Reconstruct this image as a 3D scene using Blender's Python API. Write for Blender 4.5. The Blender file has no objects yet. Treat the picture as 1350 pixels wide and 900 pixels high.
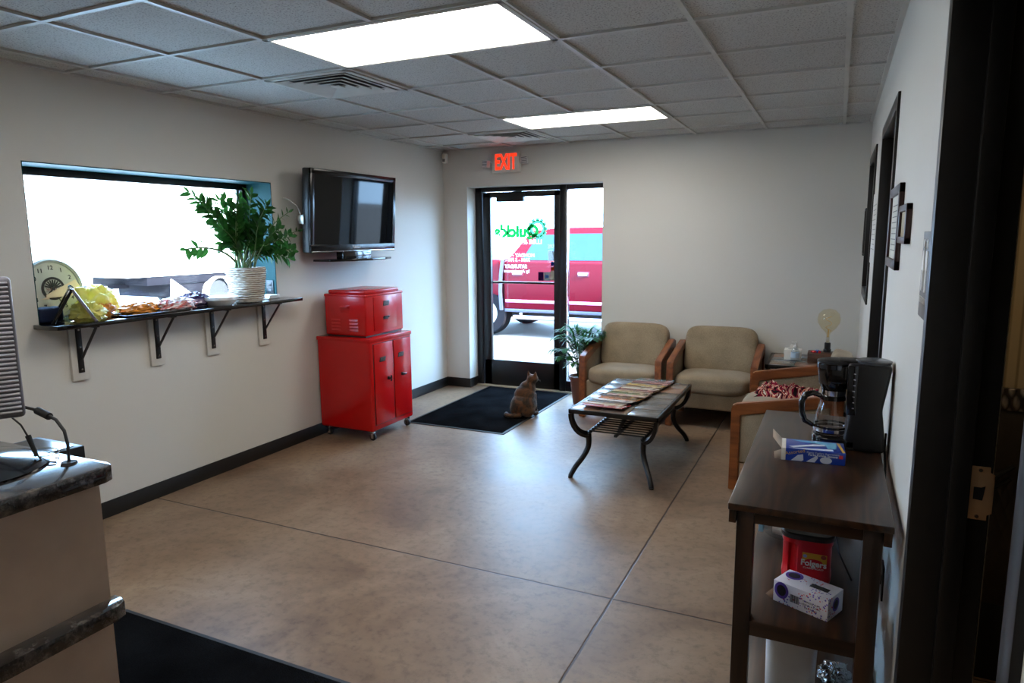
import bpy, bmesh, math, random
from mathutils import Vector, Matrix, Euler, noise
PI = math.pi
sc = bpy.context.scene
C = sc.collection

# ------------------------------------------------------------------ camera
CAM_H = 1.652
F_PX, YAW, PITCH, ROLL = 909.47, 0.4394, 0.1518, 0.0081
def cam_basis():
    def world(x, up, d):
        cp, sp = math.cos(PITCH), math.sin(PITCH)
        y = d * cp + up * sp; Z = -d * sp + up * cp
        c, s = math.cos(YAW), math.sin(YAW)
        return Vector((x * c - y * s, x * s + y * c, Z))
    cr, sr = math.cos(ROLL), math.sin(ROLL)
    return world(cr, -sr, 0), world(sr, cr, 0), -world(0, 0, 1)
r_, u_, b_ = cam_basis()
cam_data = bpy.data.cameras.new('camera')
cam_data.sensor_width = 36.0
cam_data.lens = F_PX / 1350 * 36
cam_data.clip_start = 0.02
cam = bpy.data.objects.new('camera', cam_data)
C.objects.link(cam)
cam.matrix_world = Matrix(((r_.x, u_.x, b_.x, 0), (r_.y, u_.y, b_.y, 0), (r_.z, u_.z, b_.z, CAM_H), (0, 0, 0, 1)))
sc.camera = cam

# ------------------------------------------------------------------ light and exposure
SKY, SUN, PANEL = 22.0, 45.0, 11.0
world = bpy.data.worlds.new('sky'); sc.world = world
world.use_nodes = True
bg = world.node_tree.nodes['Background']
bg.inputs[0].default_value = (0.38, 0.65, 1.0, 1); bg.inputs[1].default_value = SKY
sun_data = bpy.data.lights.new('sun', 'SUN'); sun_data.energy = SUN; sun_data.angle = math.radians(0.6)
sun_data.color = (1.0, 0.97, 0.94)
sun = bpy.data.objects.new('sun', sun_data); C.objects.link(sun)
sun.rotation_euler = Vector((-0.85, 0.14, -0.55)).to_track_quat('-Z', 'Y').to_euler()
sc.view_settings.view_transform = 'Standard'
sc.view_settings.look = 'None'
sc.view_settings.gamma = 1.0
sc.view_settings.use_curve_mapping = False
sc.view_settings.exposure = 0.42
sc.cycles.use_denoising = True
sc.cycles.max_bounces = 10
sc.cycles.diffuse_bounces = 5
sc.cycles.transparent_max_bounces = 16
sc.cycles.sample_clamp_indirect = 8
sc.cycles.caustics_reflective = False
sc.cycles.caustics_refractive = False

# ------------------------------------------------------------------ helpers
def srgb(r, g, b):
    def f(c):
        c /= 255
        return c / 12.92 if c <= 0.04045 else ((c + 0.055) / 1.055) ** 2.4
    return (f(r), f(g), f(b), 1)

class NT:
    def __init__(s, name):
        s.m = bpy.data.materials.new(name); s.m.use_nodes = True
        s.t = s.m.node_tree; s.n = s.t.nodes; s.p = s.n['Principled BSDF']; s.out = s.n['Material Output']
    def add(s, typ, **kw):
        n = s.n.new(typ)
        for k, v in kw.items():
            if k.startswith('i_'):
                key = k[2:]
                n.inputs[int(key) if key.isdigit() else key].default_value = v
            else: setattr(n, k, v)
        return n
    def l(s, a, b): s.t.links.new(a, b)
    def coords(s, scale=(1, 1, 1), kind='Object'):
        tc = s.add('ShaderNodeTexCoord'); mp = s.add('ShaderNodeMapping')
        mp.inputs['Scale'].default_value = scale
        s.l(tc.outputs[kind], mp.inputs[0]); return mp.outputs[0]
    def ramp(s, fac, stops):
        r = s.add('ShaderNodeValToRGB'); e = r.color_ramp.elements
        e[0].position, e[0].color = stops[0]; e[1].position, e[1].color = stops[-1]
        for p, c in stops[1:-1]:
            x = e.new(p); x.color = c
        s.l(fac, r.inputs[0]); return r.outputs[0]
    def bump(s, h, strength=0.2, dist=0.01):
        b = s.add('ShaderNodeBump'); b.inputs['Strength'].default_value = strength; b.inputs['Distance'].default_value = dist
        s.l(h, b.inputs['Height']); s.l(b.outputs[0], s.p.inputs['Normal'])
    def set(s, rough=0.5, metal=0.0, spec=0.5, coat=0.0):
        s.p.inputs['Roughness'].default_value = rough; s.p.inputs['Metallic'].default_value = metal
        s.p.inputs['Specular IOR Level'].default_value = spec; s.p.inputs['Coat Weight'].default_value = coat
        return s

def plain(name, rgb, rough=0.5, metal=0.0, spec=0.5, coat=0.0, var=0.06, scale=8.0, bump=0.0, bscale=60):
    """plain surface with a slight procedural tone variation"""
    n = NT(name).set(rough, metal, spec, coat)
    c = srgb(*rgb)
    ns = n.add('ShaderNodeTexNoise', i_Scale=scale, i_Detail=3.0); n.l(n.coords(), ns.inputs['Vector'])
    lo = tuple(x * (1 - var) for x in c[:3]) + (1,); hi = tuple(min(1, x * (1 + var)) for x in c[:3]) + (1,)
    n.l(n.ramp(ns.outputs['Fac'], [(0.3, lo), (0.7, hi)]), n.p.inputs['Base Color'])
    if bump:
        nb = n.add('ShaderNodeTexNoise', i_Scale=float(bscale), i_Detail=2.0); n.l(n.coords(), nb.inputs['Vector'])
        n.bump(nb.outputs['Fac'], bump, 0.004)
    return n.m

def emit(name, rgb, strength):
    n = NT(name); e = n.add('ShaderNodeEmission'); e.inputs[0].default_value = srgb(*rgb); e.inputs[1].default_value = strength
    n.l(e.outputs[0], n.out.inputs[0]); return n.m

def glass(name, tint=(1, 1, 1), gloss=1.45, rough=0.0, extra=0.0):
    """thin pane: clear transmission with a fresnel reflection"""
    n = NT(name)
    t = n.add('ShaderNodeBsdfTransparent'); t.inputs[0].default_value = (*tint, 1)
    g = n.add('ShaderNodeBsdfGlossy'); g.inputs['Roughness'].default_value = rough
    f = n.add('ShaderNodeFresnel'); f.inputs[0].default_value = gloss
    a = n.add('ShaderNodeMath', operation='ADD'); a.inputs[1].default_value = extra; n.l(f.outputs[0], a.inputs[0])
    ge = n.add('ShaderNodeNewGeometry'); iv = n.add('ShaderNodeMath', operation='SUBTRACT'); iv.inputs[0].default_value = 1.0; n.l(ge.outputs['Backfacing'], iv.inputs[1])
    ml = n.add('ShaderNodeMath', operation='MULTIPLY'); n.l(a.outputs[0], ml.inputs[0]); n.l(iv.outputs[0], ml.inputs[1])
    mx = n.add('ShaderNodeMixShader'); n.l(ml.outputs[0], mx.inputs[0]); n.l(t.outputs[0], mx.inputs[1]); n.l(g.outputs[0], mx.inputs[2])
    n.l(mx.outputs[0], n.out.inputs[0]); return n.m

def wood(name, dark, light, rough=0.4, axis='Y', scale=1.0, coat=0.0, ring=9.0):
    n = NT(name).set(rough, coat=coat)
    s = {'X': (0.6, 6, 6), 'Y': (6, 0.6, 6), 'Z': (6, 6, 0.6)}[axis]
    co = n.coords(tuple(v * scale for v in s))
    w = n.add('ShaderNodeTexNoise', i_Scale=1.3, i_Detail=2.0); n.l(co, w.inputs['Vector'])
    m = n.add('ShaderNodeMath', operation='MULTIPLY'); m.inputs[1].default_value = ring; n.l(w.outputs['Fac'], m.inputs[0])
    fr = n.add('ShaderNodeMath', operation='PINGPONG'); fr.inputs[1].default_value = 1.0; n.l(m.outputs[0], fr.inputs[0])
    g = n.add('ShaderNodeTexNoise', i_Scale=14.0, i_Detail=4.0); n.l(co, g.inputs['Vector'])
    mx = n.add('ShaderNodeMath', operation='MULTIPLY_ADD'); mx.inputs[1].default_value = 0.55
    n.l(fr.outputs[0], mx.inputs[0]); 
    m2 = n.add('ShaderNodeMath', operation='MULTIPLY'); m2.inputs[1].default_value = 0.55; n.l(g.outputs['Fac'], m2.inputs[0])
    n.l(m2.outputs[0], mx.inputs[2])
    n.l(n.ramp(mx.outputs[0], [(0.15, srgb(*dark)), (0.95, srgb(*light))]), n.p.inputs['Base Color'])
    n.bump(g.outputs['Fac'], 0.08, 0.002)
    return n.m

class MB:
    """collects shapes into one mesh"""
    def __init__(s): s.bm = bmesh.new(); s.mi = 0
    def _merge(s, t, M=None):
        if M is not None: bmesh.ops.transform(t, matrix=M, verts=t.verts)
        for f in t.faces: f.material_index = s.mi
        me = bpy.data.meshes.new('t'); t.to_mesh(me); t.free(); s.bm.from_mesh(me); bpy.data.meshes.remove(me)
        return s
    def box(s, x0, x1, y0, y1, z0, z1, b=0.0, seg=2, M=None):
        t = bmesh.new(); bmesh.ops.create_cube(t, size=1)
        for v in t.verts:
            v.co = Vector(((x0 + x1) / 2 + v.co.x * (x1 - x0), (y0 + y1) / 2 + v.co.y * (y1 - y0), (z0 + z1) / 2 + v.co.z * (z1 - z0)))
        if b > 0: bmesh.ops.bevel(t, geom=list(t.edges), offset=b, segments=seg, profile=0.5, affect='EDGES')
        return s._merge(t, M)
    def prism(s, pts, depth, M=None, b=0.0, seg=2):
        """polygon in XY extruded along +Z"""
        t = bmesh.new(); vs = [t.verts.new((p[0], p[1], 0)) for p in pts]; f = t.faces.new(vs)
        r = bmesh.ops.extrude_face_region(t, geom=[f])
        bmesh.ops.translate(t, vec=(0, 0, depth), verts=[v for v in r['geom'] if isinstance(v, bmesh.types.BMVert)])
        bmesh.ops.recalc_face_normals(t, faces=t.faces)
        if b > 0:
            bmesh.ops.bevel(t, geom=list(t.edges), offset=b, segments=seg, profile=0.5, affect='EDGES')
        return s._merge(t, M)
    def lathe(s, prof, M=None, n=32, a0=0.0, a1=2 * PI, sx=1.0, sy=1.0):
        """prof: (r, z) list turned round Z"""
        t = bmesh.new(); full = abs(a1 - a0 - 2 * PI) < 1e-6; k = n if full else n + 1; rings = []
        for r, z in prof:
            if r < 1e-6: rings.append([t.verts.new((0, 0, z))])
            else: rings.append([t.verts.new((r * sx * math.cos(a0 + (a1 - a0) * i / n), r * sy * math.sin(a0 + (a1 - a0) * i / n), z)) for i in range(k)])
        for a, b in zip(rings, rings[1:]):
            for i in range(n):
                j = (i + 1) % k
                if len(a) == 1 and len(b) == 1: continue
                if len(a) == 1: t.faces.new((a[0], b[i], b[j]))
                elif len(b) == 1: t.faces.new((a[i], a[j], b[0]))
                else: t.faces.new((a[i], a[j], b[j], b[i]))
        bmesh.ops.recalc_face_normals(t, faces=t.faces)
        return s._merge(t, M)
    def cyl(s, p0, p1, r0, r1=None, n=16, caps=True):
        r1 = r0 if r1 is None else r1; p0, p1 = Vector(p0), Vector(p1); d = p1 - p0
        M = Matrix.Translation(p0) @ d.to_track_quat('Z', 'Y').to_matrix().to_4x4()
        L = d.length; pr = [(r0, 0), (r1, L)]
        if caps: pr = [(0, 0)] + pr + [(0, L)]
        return s.lathe(pr, M, n)
    def ell(s, c, r, n=16, M=None):
        t = bmesh.new(); bmesh.ops.create_uvsphere(t, u_segments=n, v_segments=max(6, n // 2), radius=1)
        for v in t.verts: v.co = Vector((v.co.x * r[0], v.co.y * r[1], v.co.z * r[2]))
        MM = Matrix.Translation(Vector(c)) @ (M if M is not None else Matrix.Identity(4))
        return s._merge(t, MM)
    def tube(s, pts, r, n=8, closed=False, flat=None):
        """round (or flat=(w,h)) bar swept along points; r may be a list"""
        pts = [Vector(p) for p in pts]; N = len(pts); rs = r if isinstance(r, (list, tuple)) else [r] * N
        t = bmesh.new(); rings = []; up = Vector((0, 0, 1)); prev = None
        for i, p in enumerate(pts):
            if closed: d = pts[(i + 1) % N] - pts[i - 1]
            else: d = pts[min(i + 1, N - 1)] - pts[max(i - 1, 0)]
            d.normalize()
            if prev is None:
                a = d.cross(up if abs(d.z) < 0.95 else Vector((1, 0, 0))).normalized()
            else:
                a = (prev - d * prev.dot(d)).normalized()
            prev = a; b = d.cross(a)
            if flat:
                w, h = flat; cs = [(w, h), (-w, h), (-w, -h), (w, -h)]
                rings.append([t.verts.new(p + a * x / 2 + b * y / 2) for x, y in cs])
            else:
                rings.append([t.verts.new(p + (a * math.cos(2 * PI * k / n) + b * math.sin(2 * PI * k / n)) * rs[i]) for k in range(n)])
        m = len(rings[0])
        for i in range(N if closed else N - 1):
            A, B = rings[i], rings[(i + 1) % N]
            for k in range(m): t.faces.new((A[k], A[(k + 1) % m], B[(k + 1) % m], B[k]))
        if not closed: t.faces.new(rings[0][::-1]); t.faces.new(rings[-1])
        bmesh.ops.recalc_face_normals(t, faces=t.faces)
        return s._merge(t)
    def poly(s, vs, fs, M=None):
        t = bmesh.new(); V = [t.verts.new(v) for v in vs]
        for f in fs: t.faces.new([V[i] for i in f])
        return s._merge(t, M)
    def build(s, name, mats, parent=None, loc=(0, 0, 0), rot=(0, 0, 0), angle=35, label=None, cat=None, group=None, kind=None):
        me = bpy.data.meshes.new(name); s.bm.to_mesh(me); s.bm.free()
        for m in (mats if isinstance(mats, (list, tuple)) else [mats]): me.materials.append(m)
        for p in me.polygons: p.use_smooth = True
        me.set_sharp_from_angle(angle=math.radians(angle))
        o = bpy.data.objects.new(name, me); C.objects.link(o)
        o.location = loc; o.rotation_euler = rot
        if parent: o.parent = parent
        return tag(o, label, cat, group, kind)

def tag(o, label=None, cat=None, group=None, kind=None):
    if label: o['label'] = label
    if cat: o['category'] = cat
    if group: o['group'] = group
    if kind: o['kind'] = kind
    return o
def thing(name, label, cat, loc=(0, 0, 0), rz=0.0, group=None):
    o = bpy.data.objects.new(name, None); C.objects.link(o); o.empty_display_size = 0.1
    o.location = loc; o.rotation_euler = (0, 0, rz); return tag(o, label, cat, group)
def copy_tree(o, parent=None):
    c = o.copy(); C.objects.link(c)
    if parent: c.parent = parent
    for ch in list(o.children): copy_tree(ch, c)
    return c
def text(name, s, size, mat, parent, loc, rot, ext=0.0008, align='CENTER', bold=0.0, sx=1.0, shear=0.0, label=None):
    cu = bpy.data.curves.new(name, 'FONT'); cu.body = s; cu.size = size; cu.extrude = ext; cu.align_x = align; cu.align_y = 'CENTER'
    cu.offset = bold; cu.shear = shear; cu.resolution_u = 3
    t = bpy.data.objects.new(name + '_curve', cu); C.objects.link(t)
    dg = bpy.context.evaluated_depsgraph_get(); me = bpy.data.meshes.new_from_object(t.evaluated_get(dg))
    bpy.data.objects.remove(t)
    me.name = name; me.materials.clear(); me.materials.append(mat)
    o = bpy.data.objects.new(name, me); C.objects.link(o); o.parent = parent; o.location = loc; o.rotation_euler = rot; o.scale = (sx, 1, 1)
    if label: o['label'] = label
    return o
R90 = PI / 2
def adopt(o, parent):
    o.parent = parent; o.matrix_parent_inverse = parent.matrix_basis.inverted(); return o
FACE_PX = (R90, 0, R90)      # text that faces +x
FACE_NY = (R90, 0, 0)        # faces -y
FACE_NX = (R90, 0, -R90)
FACE_PY = (R90, 0, PI)
def Rx(a): return Matrix.Rotation(a, 4, 'X')
def Ry(a): return Matrix.Rotation(a, 4, 'Y')
def Rz(a): return Matrix.Rotation(a, 4, 'Z')
def T(x, y, z): return Matrix.Translation((x, y, z))
def TYZ(x):
    """maps prism XY -> world YZ at x, extruded towards +x"""
    return Matrix(((0, 0, 1, x), (1, 0, 0, 0), (0, 1, 0, 0), (0, 0, 0, 1)))
def TXZ(y):
    """maps prism XY -> world XZ at y, extruded towards -y"""
    return Matrix(((1, 0, 0, 0), (0, 0, -1, y), (0, 1, 0, 0), (0, 0, 0, 1)))

# ------------------------------------------------------------------ materials
def wall_mat(name, rgb):
    n = NT(name).set(0.55, spec=0.35)
    a = n.add('ShaderNodeTexNoise', i_Scale=90.0, i_Detail=3.0); n.l(n.coords(), a.inputs['Vector'])
    b = n.add('ShaderNodeTexNoise', i_Scale=1.2, i_Detail=2.0); n.l(n.coords(), b.inputs['Vector'])
    c = srgb(*rgb)
    n.l(n.ramp(b.outputs['Fac'], [(0.3, tuple(x * 0.97 for x in c[:3]) + (1,)), (0.7, c)]), n.p.inputs['Base Color'])
    n.bump(a.outputs['Fac'], 0.10, 0.002); return n.m
M_WALL = wall_mat("wall_paint", (205, 203, 197))
M_EXT = wall_mat('exterior_siding', (190, 188, 182))
def floor_mat():
    n = NT('stained_concrete').set(0.3, spec=0.28)
    co = n.coords()
    a = n.add('ShaderNodeTexNoise', i_Scale=1.6, i_Detail=8.0, i_Roughness=0.62, i_Distortion=0.6); n.l(co, a.inputs['Vector'])
    base = n.ramp(a.outputs['Fac'], [(0.28, srgb(92, 72, 56)), (0.45, srgb(120, 97, 77)), (0.6, srgb(136, 114, 93)), (0.78, srgb(158, 138, 117))])
    d = n.add('ShaderNodeTexNoise', i_Scale=22.0, i_Detail=6.0, i_Roughness=0.7); n.l(co, d.inputs['Vector'])
    sp = n.ramp(d.outputs['Fac'], [(0.32, (0.62, 0.6, 0.58, 1)), (0.5, (1, 1, 1, 1)), (0.8, (1.12, 1.1, 1.08, 1))])
    mx = n.add('ShaderNodeMix', data_type='RGBA', blend_type='MULTIPLY'); mx.inputs[0].default_value = 0.8
    n.l(base, mx.inputs[6]); n.l(sp, mx.inputs[7])
    # saw-cut control joints
    tc = n.add('ShaderNodeTexCoord'); sx = n.add('ShaderNodeSeparateXYZ'); n.l(tc.outputs['Object'], sx.inputs[0])
    w = n.add('ShaderNodeTexNoise', i_Scale=6.0); n.l(co, w.inputs['Vector'])
    def joint(out, pos):
        s = n.add('ShaderNodeMath', operation='SUBTRACT'); s.inputs[1].default_value = pos; n.l(out, s.inputs[0])
        wv = n.add('ShaderNodeMath', operation='MULTIPLY_ADD'); wv.inputs[1].default_value = 0.006; n.l(w.outputs['Fac'], wv.inputs[0]); n.l(s.outputs[0], wv.inputs[2])
        ab = n.add('ShaderNodeMath', operation='ABSOLUTE'); n.l(wv.outputs[0], ab.inputs[0])
        g = n.add('ShaderNodeMapRange'); g.inputs[1].default_value = 0.003; g.inputs[2].default_value = 0.007; n.l(ab.outputs[0], g.inputs[0])
        return g.outputs[0]
    j1, j2 = joint(sx.outputs[0], -0.846), joint(sx.outputs[1], 2.869)
    mn = n.add('ShaderNodeMath', operation='MINIMUM'); n.l(j1, mn.inputs[0]); n.l(j2, mn.inputs[1])
    mj = n.add('ShaderNodeMix', data_type='RGBA'); n.l(mn.outputs[0], mj.inputs[0]); mj.inputs[6].default_value = srgb(52, 36, 26); n.l(mx.outputs[2], mj.inputs[7])
    n.l(mj.outputs[2], n.p.inputs['Base Color'])
    rr = n.add('ShaderNodeMapRange'); rr.inputs[3].default_value = 0.34; rr.inputs[4].default_value = 0.52; n.l(a.outputs['Fac'], rr.inputs[0]); n.l(rr.outputs[0], n.p.inputs['Roughness'])
    n.bump(mn.outputs[0], 0.5, 0.004)
    return n.m
M_FLOOR = floor_mat()
def tile_mat():
    n = NT('ceiling_tile').set(0.9, spec=0.1)
    co = n.coords()
    a = n.add('ShaderNodeTexNoise', i_Scale=130.0, i_Detail=3.0); n.l(co, a.inputs['Vector'])
    n.l(n.ramp(a.outputs['Fac'], [(0.33, srgb(140, 139, 136)), (0.46, srgb(196, 195, 192)), (1, srgb(202, 201, 198))]), n.p.inputs['Base Color'])
    n.bump(a.outputs['Fac'], 0.3, 0.003); return n.m
M_TILE = tile_mat()
M_GRID = plain('grid_white_enamel', (190, 189, 184), 0.45)
M_VINYL = plain('black_vinyl_base', (18, 18, 18), 0.45)
M_BLACKMETAL = plain('black_painted_metal', (14, 14, 15), 0.38, spec=0.5)
M_BRONZE = plain('dark_anodised_aluminium', (20, 21, 24), 0.33, spec=0.5)
M_TEAL = plain('teal_paint', (10, 58, 60), 0.6, spec=0.15)
M_GLASS = glass('clear_glass')
M_DARKGLASS = glass('dim_glass', (0.5, 0.55, 0.55), extra=0.03)
M_CHROME = plain('chrome', (200, 200, 205), 0.15, metal=1.0, var=0.02)
M_STEEL = plain('brushed_steel', (170, 165, 155), 0.35, metal=1.0)
M_BLKPL = plain('glossy_black_plastic', (10, 10, 12), 0.12, spec=0.6)
M_BLKSAT = plain('satin_black_plastic', (14, 15, 18), 0.38)
M_WHITE = plain('white_plastic', (225, 225, 222), 0.4)
M_PAPER = plain('white_paper', (225, 223, 218), 0.7)
M_REDENAMEL = plain('red_enamel', (186, 14, 16), 0.25, spec=0.4, coat=0.12, var=0.03)
def tweed(name, a, b):
    n = NT(name).set(0.9, spec=0.15)
    co = n.coords(); v = n.add('ShaderNodeTexNoise', i_Scale=220.0, i_Detail=2.0); n.l(co, v.inputs['Vector'])
    g = n.add('ShaderNodeTexNoise', i_Scale=5.0, i_Detail=4.0); n.l(co, g.inputs['Vector'])
    m = n.add('ShaderNodeMath', operation='ADD'); n.l(v.outputs['Fac'], m.inputs[0]); n.l(g.outputs['Fac'], m.inputs[1])
    h = n.add('ShaderNodeMath', operation='MULTIPLY'); h.inputs[1].default_value = 0.5; n.l(m.outputs[0], h.inputs[0])
    n.l(n.ramp(h.outputs[0], [(0.38, srgb(*a)), (0.62, srgb(*b))]), n.p.inputs['Base Color'])
    n.bump(v.outputs['Fac'], 0.35, 0.002)
    n.p.inputs['Sheen Weight'].default_value = 0.2
    return n.m
M_TWEED = tweed('beige_tweed', (122, 108, 88), (154, 138, 114))
M_OAK = wood('honey_oak', (92, 44, 17), (146, 84, 42), 0.35, 'Y')
M_OAKX = M_OAK
M_WALNUT = wood('dark_stained_pine', (16, 11, 8), (68, 42, 24), 0.30, 'Y', 1.0, coat=0.0, ring=16)
M_WALNUTZ = wood('dark_stained_pine_upright', (22, 14, 9), (64, 41, 25), 0.35, 'Z', 1.0)
M_WALNUTX = wood('dark_stained_pine_rail', (22, 14, 9), (66, 42, 25), 0.32, 'X', 1.0)
M_IRON = plain('dark_wrought_iron', (30, 27, 25), 0.38, metal=0.5, var=0.25, scale=25)
def slate():
    n = NT('slate_tile').set(0.26)
    co = n.coords()
    v = n.add('ShaderNodeTexNoise', i_Scale=3.0, i_Detail=6.0, i_Roughness=0.6); n.l(co, v.inputs['Vector'])
    n.l(n.ramp(v.outputs['Fac'], [(0.3, srgb(64, 64, 66)), (0.5, srgb(104, 100, 96)), (0.62, srgb(126, 108, 94)), (0.75, srgb(96, 104, 110))]), n.p.inputs['Base Color'])
    b = n.add('ShaderNodeTexNoise', i_Scale=18.0, i_Detail=6.0); n.l(co, b.inputs['Vector']); n.bump(b.outputs['Fac'], 0.35, 0.006); return n.m
M_SLATE = slate()
M_SLATE2 = plain('rust_slate_tile', (134, 102, 82), 0.3, var=0.25, scale=9, bump=0.4, bscale=20)
M_SLATE3 = plain('blue_slate_tile', (104, 110, 116), 0.26, var=0.25, scale=9, bump=0.4, bscale=20)
def granite():
    n = NT('dark_granite_laminate').set(0.12, coat=0.4)
    v = n.add('ShaderNodeTexNoise', i_Scale=26.0, i_Detail=6.0, i_Roughness=0.7); n.l(n.coords(), v.inputs['Vector'])
    n.l(n.ramp(v.outputs['Fac'], [(0.3, srgb(16, 16, 18)), (0.5, srgb(44, 42, 42)), (0.62, srgb(88, 82, 78)), (0.8, srgb(120, 112, 104))]), n.p.inputs['Base Color'])
    return n.m
M_GRANITE = granite()
M_LAM = plain('taupe_laminate', (186, 164, 146), 0.5, var=0.05, scale=14)
def mat_rug():
    n = NT('ribbed_charcoal_carpet').set(0.95, spec=0.0)
    co = n.coords(); v = n.add('ShaderNodeTexNoise', i_Scale=260.0, i_Detail=2.0); n.l(co, v.inputs['Vector'])
    g = n.add('ShaderNodeTexNoise', i_Scale=4.0, i_Detail=5.0); n.l(co, g.inputs['Vector'])
    m = n.add('ShaderNodeMath', operation='MULTIPLY'); n.l(v.outputs['Fac'], m.inputs[0]); n.l(g.outputs['Fac'], m.inputs[1])
    n.l(n.ramp(m.outputs[0], [(0.12, srgb(8, 8, 9)), (0.38, srgb(24, 25, 27))]), n.p.inputs['Base Color']); n.bump(v.outputs['Fac'], 0.6, 0.004); return n.m
M_RUG = mat_rug()
M_RUBBER = plain('black_rubber', (16, 16, 17), 0.6)
def leafmat(name, a, b, tl=0.25):
    n = NT(name).set(0.45, spec=0.1)
    v = n.add('ShaderNodeTexNoise', i_Scale=30.0); n.l(n.coords(), v.inputs['Vector'])
    n.l(n.ramp(v.outputs['Fac'], [(0.3, srgb(*a)), (0.7, srgb(*b))]), n.p.inputs['Base Color'])
    tr = n.add('ShaderNodeBsdfTranslucent'); tr.inputs[0].default_value = srgb(*b)
    mx = n.add('ShaderNodeMixShader'); mx.inputs[0].default_value = tl
    n.l(n.p.outputs[0], mx.inputs[1]); n.l(tr.outputs[0], mx.inputs[2]); n.l(mx.outputs[0], n.out.inputs[0]); return n.m
M_ZZ = leafmat('glossy_zz_leaf', (14, 44, 18), (46, 94, 36), 0.18)
M_PALM = leafmat('palm_leaf', (14, 58, 22), (44, 104, 40), .2)
M_STEM = plain('green_stem', (70, 96, 50), 0.5)

# ------------------------------------------------------------------ room shell
XL, XR, YB, H = -3.887, 0.199, 6.568, 2.548
YN = -2.6; XE = 3.2; WT = 0.30
GT = 0.6096; GX0, GY0 = -2.4495, 2.5388
ST = dict(kind='structure')
MB().box(XL - WT, XE, YN - 0.2, YB + 0.30, -0.08, 0.0).build('floor', M_FLOOR, **ST)
MB().box(XL - WT, XE + .2, YN - 0.2, YB + 0.30, H + 0.012, H + 0.25).build('ceiling', M_TILE, **ST)
# left wall with the window opening
WY0, WY1, WZ0, WZ1 = 2.263, 4.033, 1.175, 2.062
w = MB()
w.box(XL - WT, XL, YN, WY0, 0, 3.6); w.box(XL - WT, XL, WY1, YB + WT, 0, 3.6)
w.box(XL - WT, XL, WY0, WY1, 0, WZ0); w.box(XL - WT, XL, WY0, WY1, WZ1, 3.6)
w.build('wall_left', M_WALL, **ST)
# back wall with the door opening
DX0, DX1, DZ = -3.602, -2.098, 2.166
w = MB()
w.box(XL, DX0, YB, YB + WT, 0, 3.6); w.box(DX1, XE, YB, YB + WT, 0, 3.6); w.box(DX0, DX1, YB, YB + WT, DZ, 3.6)
w.build('wall_back', M_WALL, **ST)
# right wall: near door, far door and interior window
RW = 0.146
w = MB()
holes = [(0.86, 1.80, 0.0, 2.16), (3.42, 4.47, 0.0, 2.18), (5.30, 6.20, 1.22, 2.18)]
y = YN
for a, b, z0, z1 in holes:
    w.box(XR, XR + RW, y, a, 0, H + .1)
    if z0 > 0: w.box(XR, XR + RW, a, b, 0, z0)
    w.box(XR, XR + RW, a, b, z1, H + .1); y = b
w.box(XR, XR + RW, y, YB, 0, H + .1)
w.build('wall_right', M_WALL, **ST)
MB().box(XL - WT, XE + .2, YN - 0.2, YN, 0, 3.6).build('wall_near', M_WALL, **ST)
MB().box(XE, XE + 0.2, YN, YB + WT, 0, 3.6).build('wall_east', M_WALL, **ST)
M_CREAM = plain('cream_panelling', (196, 176, 140), 0.6)
def beadboard():
    n = NT('cream_beadboard').set(0.6)
    wv = n.add('ShaderNodeTexWave', i_Scale=9.0, i_Distortion=0.0); wv.bands_direction = 'X'; n.l(n.coords(), wv.inputs['Vector'])
    n.l(n.ramp(wv.outputs['Fac'], [(0.0, srgb(150, 132, 104)), (0.25, srgb(196, 176, 140)), (1, srgb(196, 176, 140))]), n.p.inputs['Base Color']); return n.m
MB().box(XR + RW, XE, 2.9, 3.0, 0, H + .1).build('wall_partition', beadboard(), **ST)

# ceiling grid: one hung lattice of T bars, with cells left for the fittings
g = MB(); zb = H
LX = XL; LY = YN
xs = [GX0 + i * GT for i in range(-2, 5)]; ys = [GY0 + j * GT for j in range(-8, 7)]
lights_ij = [(0, 0), (0, 4), (0, -4)]; vents_ij = [(-1, 1), (-1, 5)]
def blocked(xm, ym):
    for i, j in lights_ij:
        if abs(xm - (GX0 + (i + 1) * GT)) < 0.1 and GY0 + j * GT < ym < GY0 + (j + 1) * GT: return True
    return False
yy = [YN] + ys + [YB]
for x in xs:
    for a, b in zip(yy, yy[1:]):
        if not blocked(x, (a + b) / 2): g.box(x - 0.012, x + 0.012, a, b, zb, zb + 0.014)
for y in ys: g.box(XL, XR, y - 0.012, y + 0.012, zb + 0.0005, zb + 0.0135)
g.box(XL, XL + 0.022, YN, YB, zb, zb + 0.013); g.box(XR - 0.022, XR, YN, YB, zb, zb + 0.013)
g.box(XL, XR, YB - 0.022, YB, zb, zb + 0.013)
g.build('trim_1', M_GRID, **ST)
# baseboards
def base(name, *boxes):
    b = MB()
    for x0, x1, y0, y1 in boxes: b.box(x0, x1, y0, y1, 0, 0.1, 0.003)
    return b.build(name, M_VINYL, **ST)
base('baseboard_left', (XL, XL + 0.012, YN, YB))
base('baseboard_back', (XL + 0.012, DX0, YB - 0.012, YB), (DX0, DX0 + 0.012, YB - 0.012, YB + 0.17), (DX1, XR - 0.012, YB - 0.012, YB))
base('baseboard_right', (XR - 0.012, XR, 1.85, 3.35), (XR - 0.012, XR, 4.55, YB))

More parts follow.
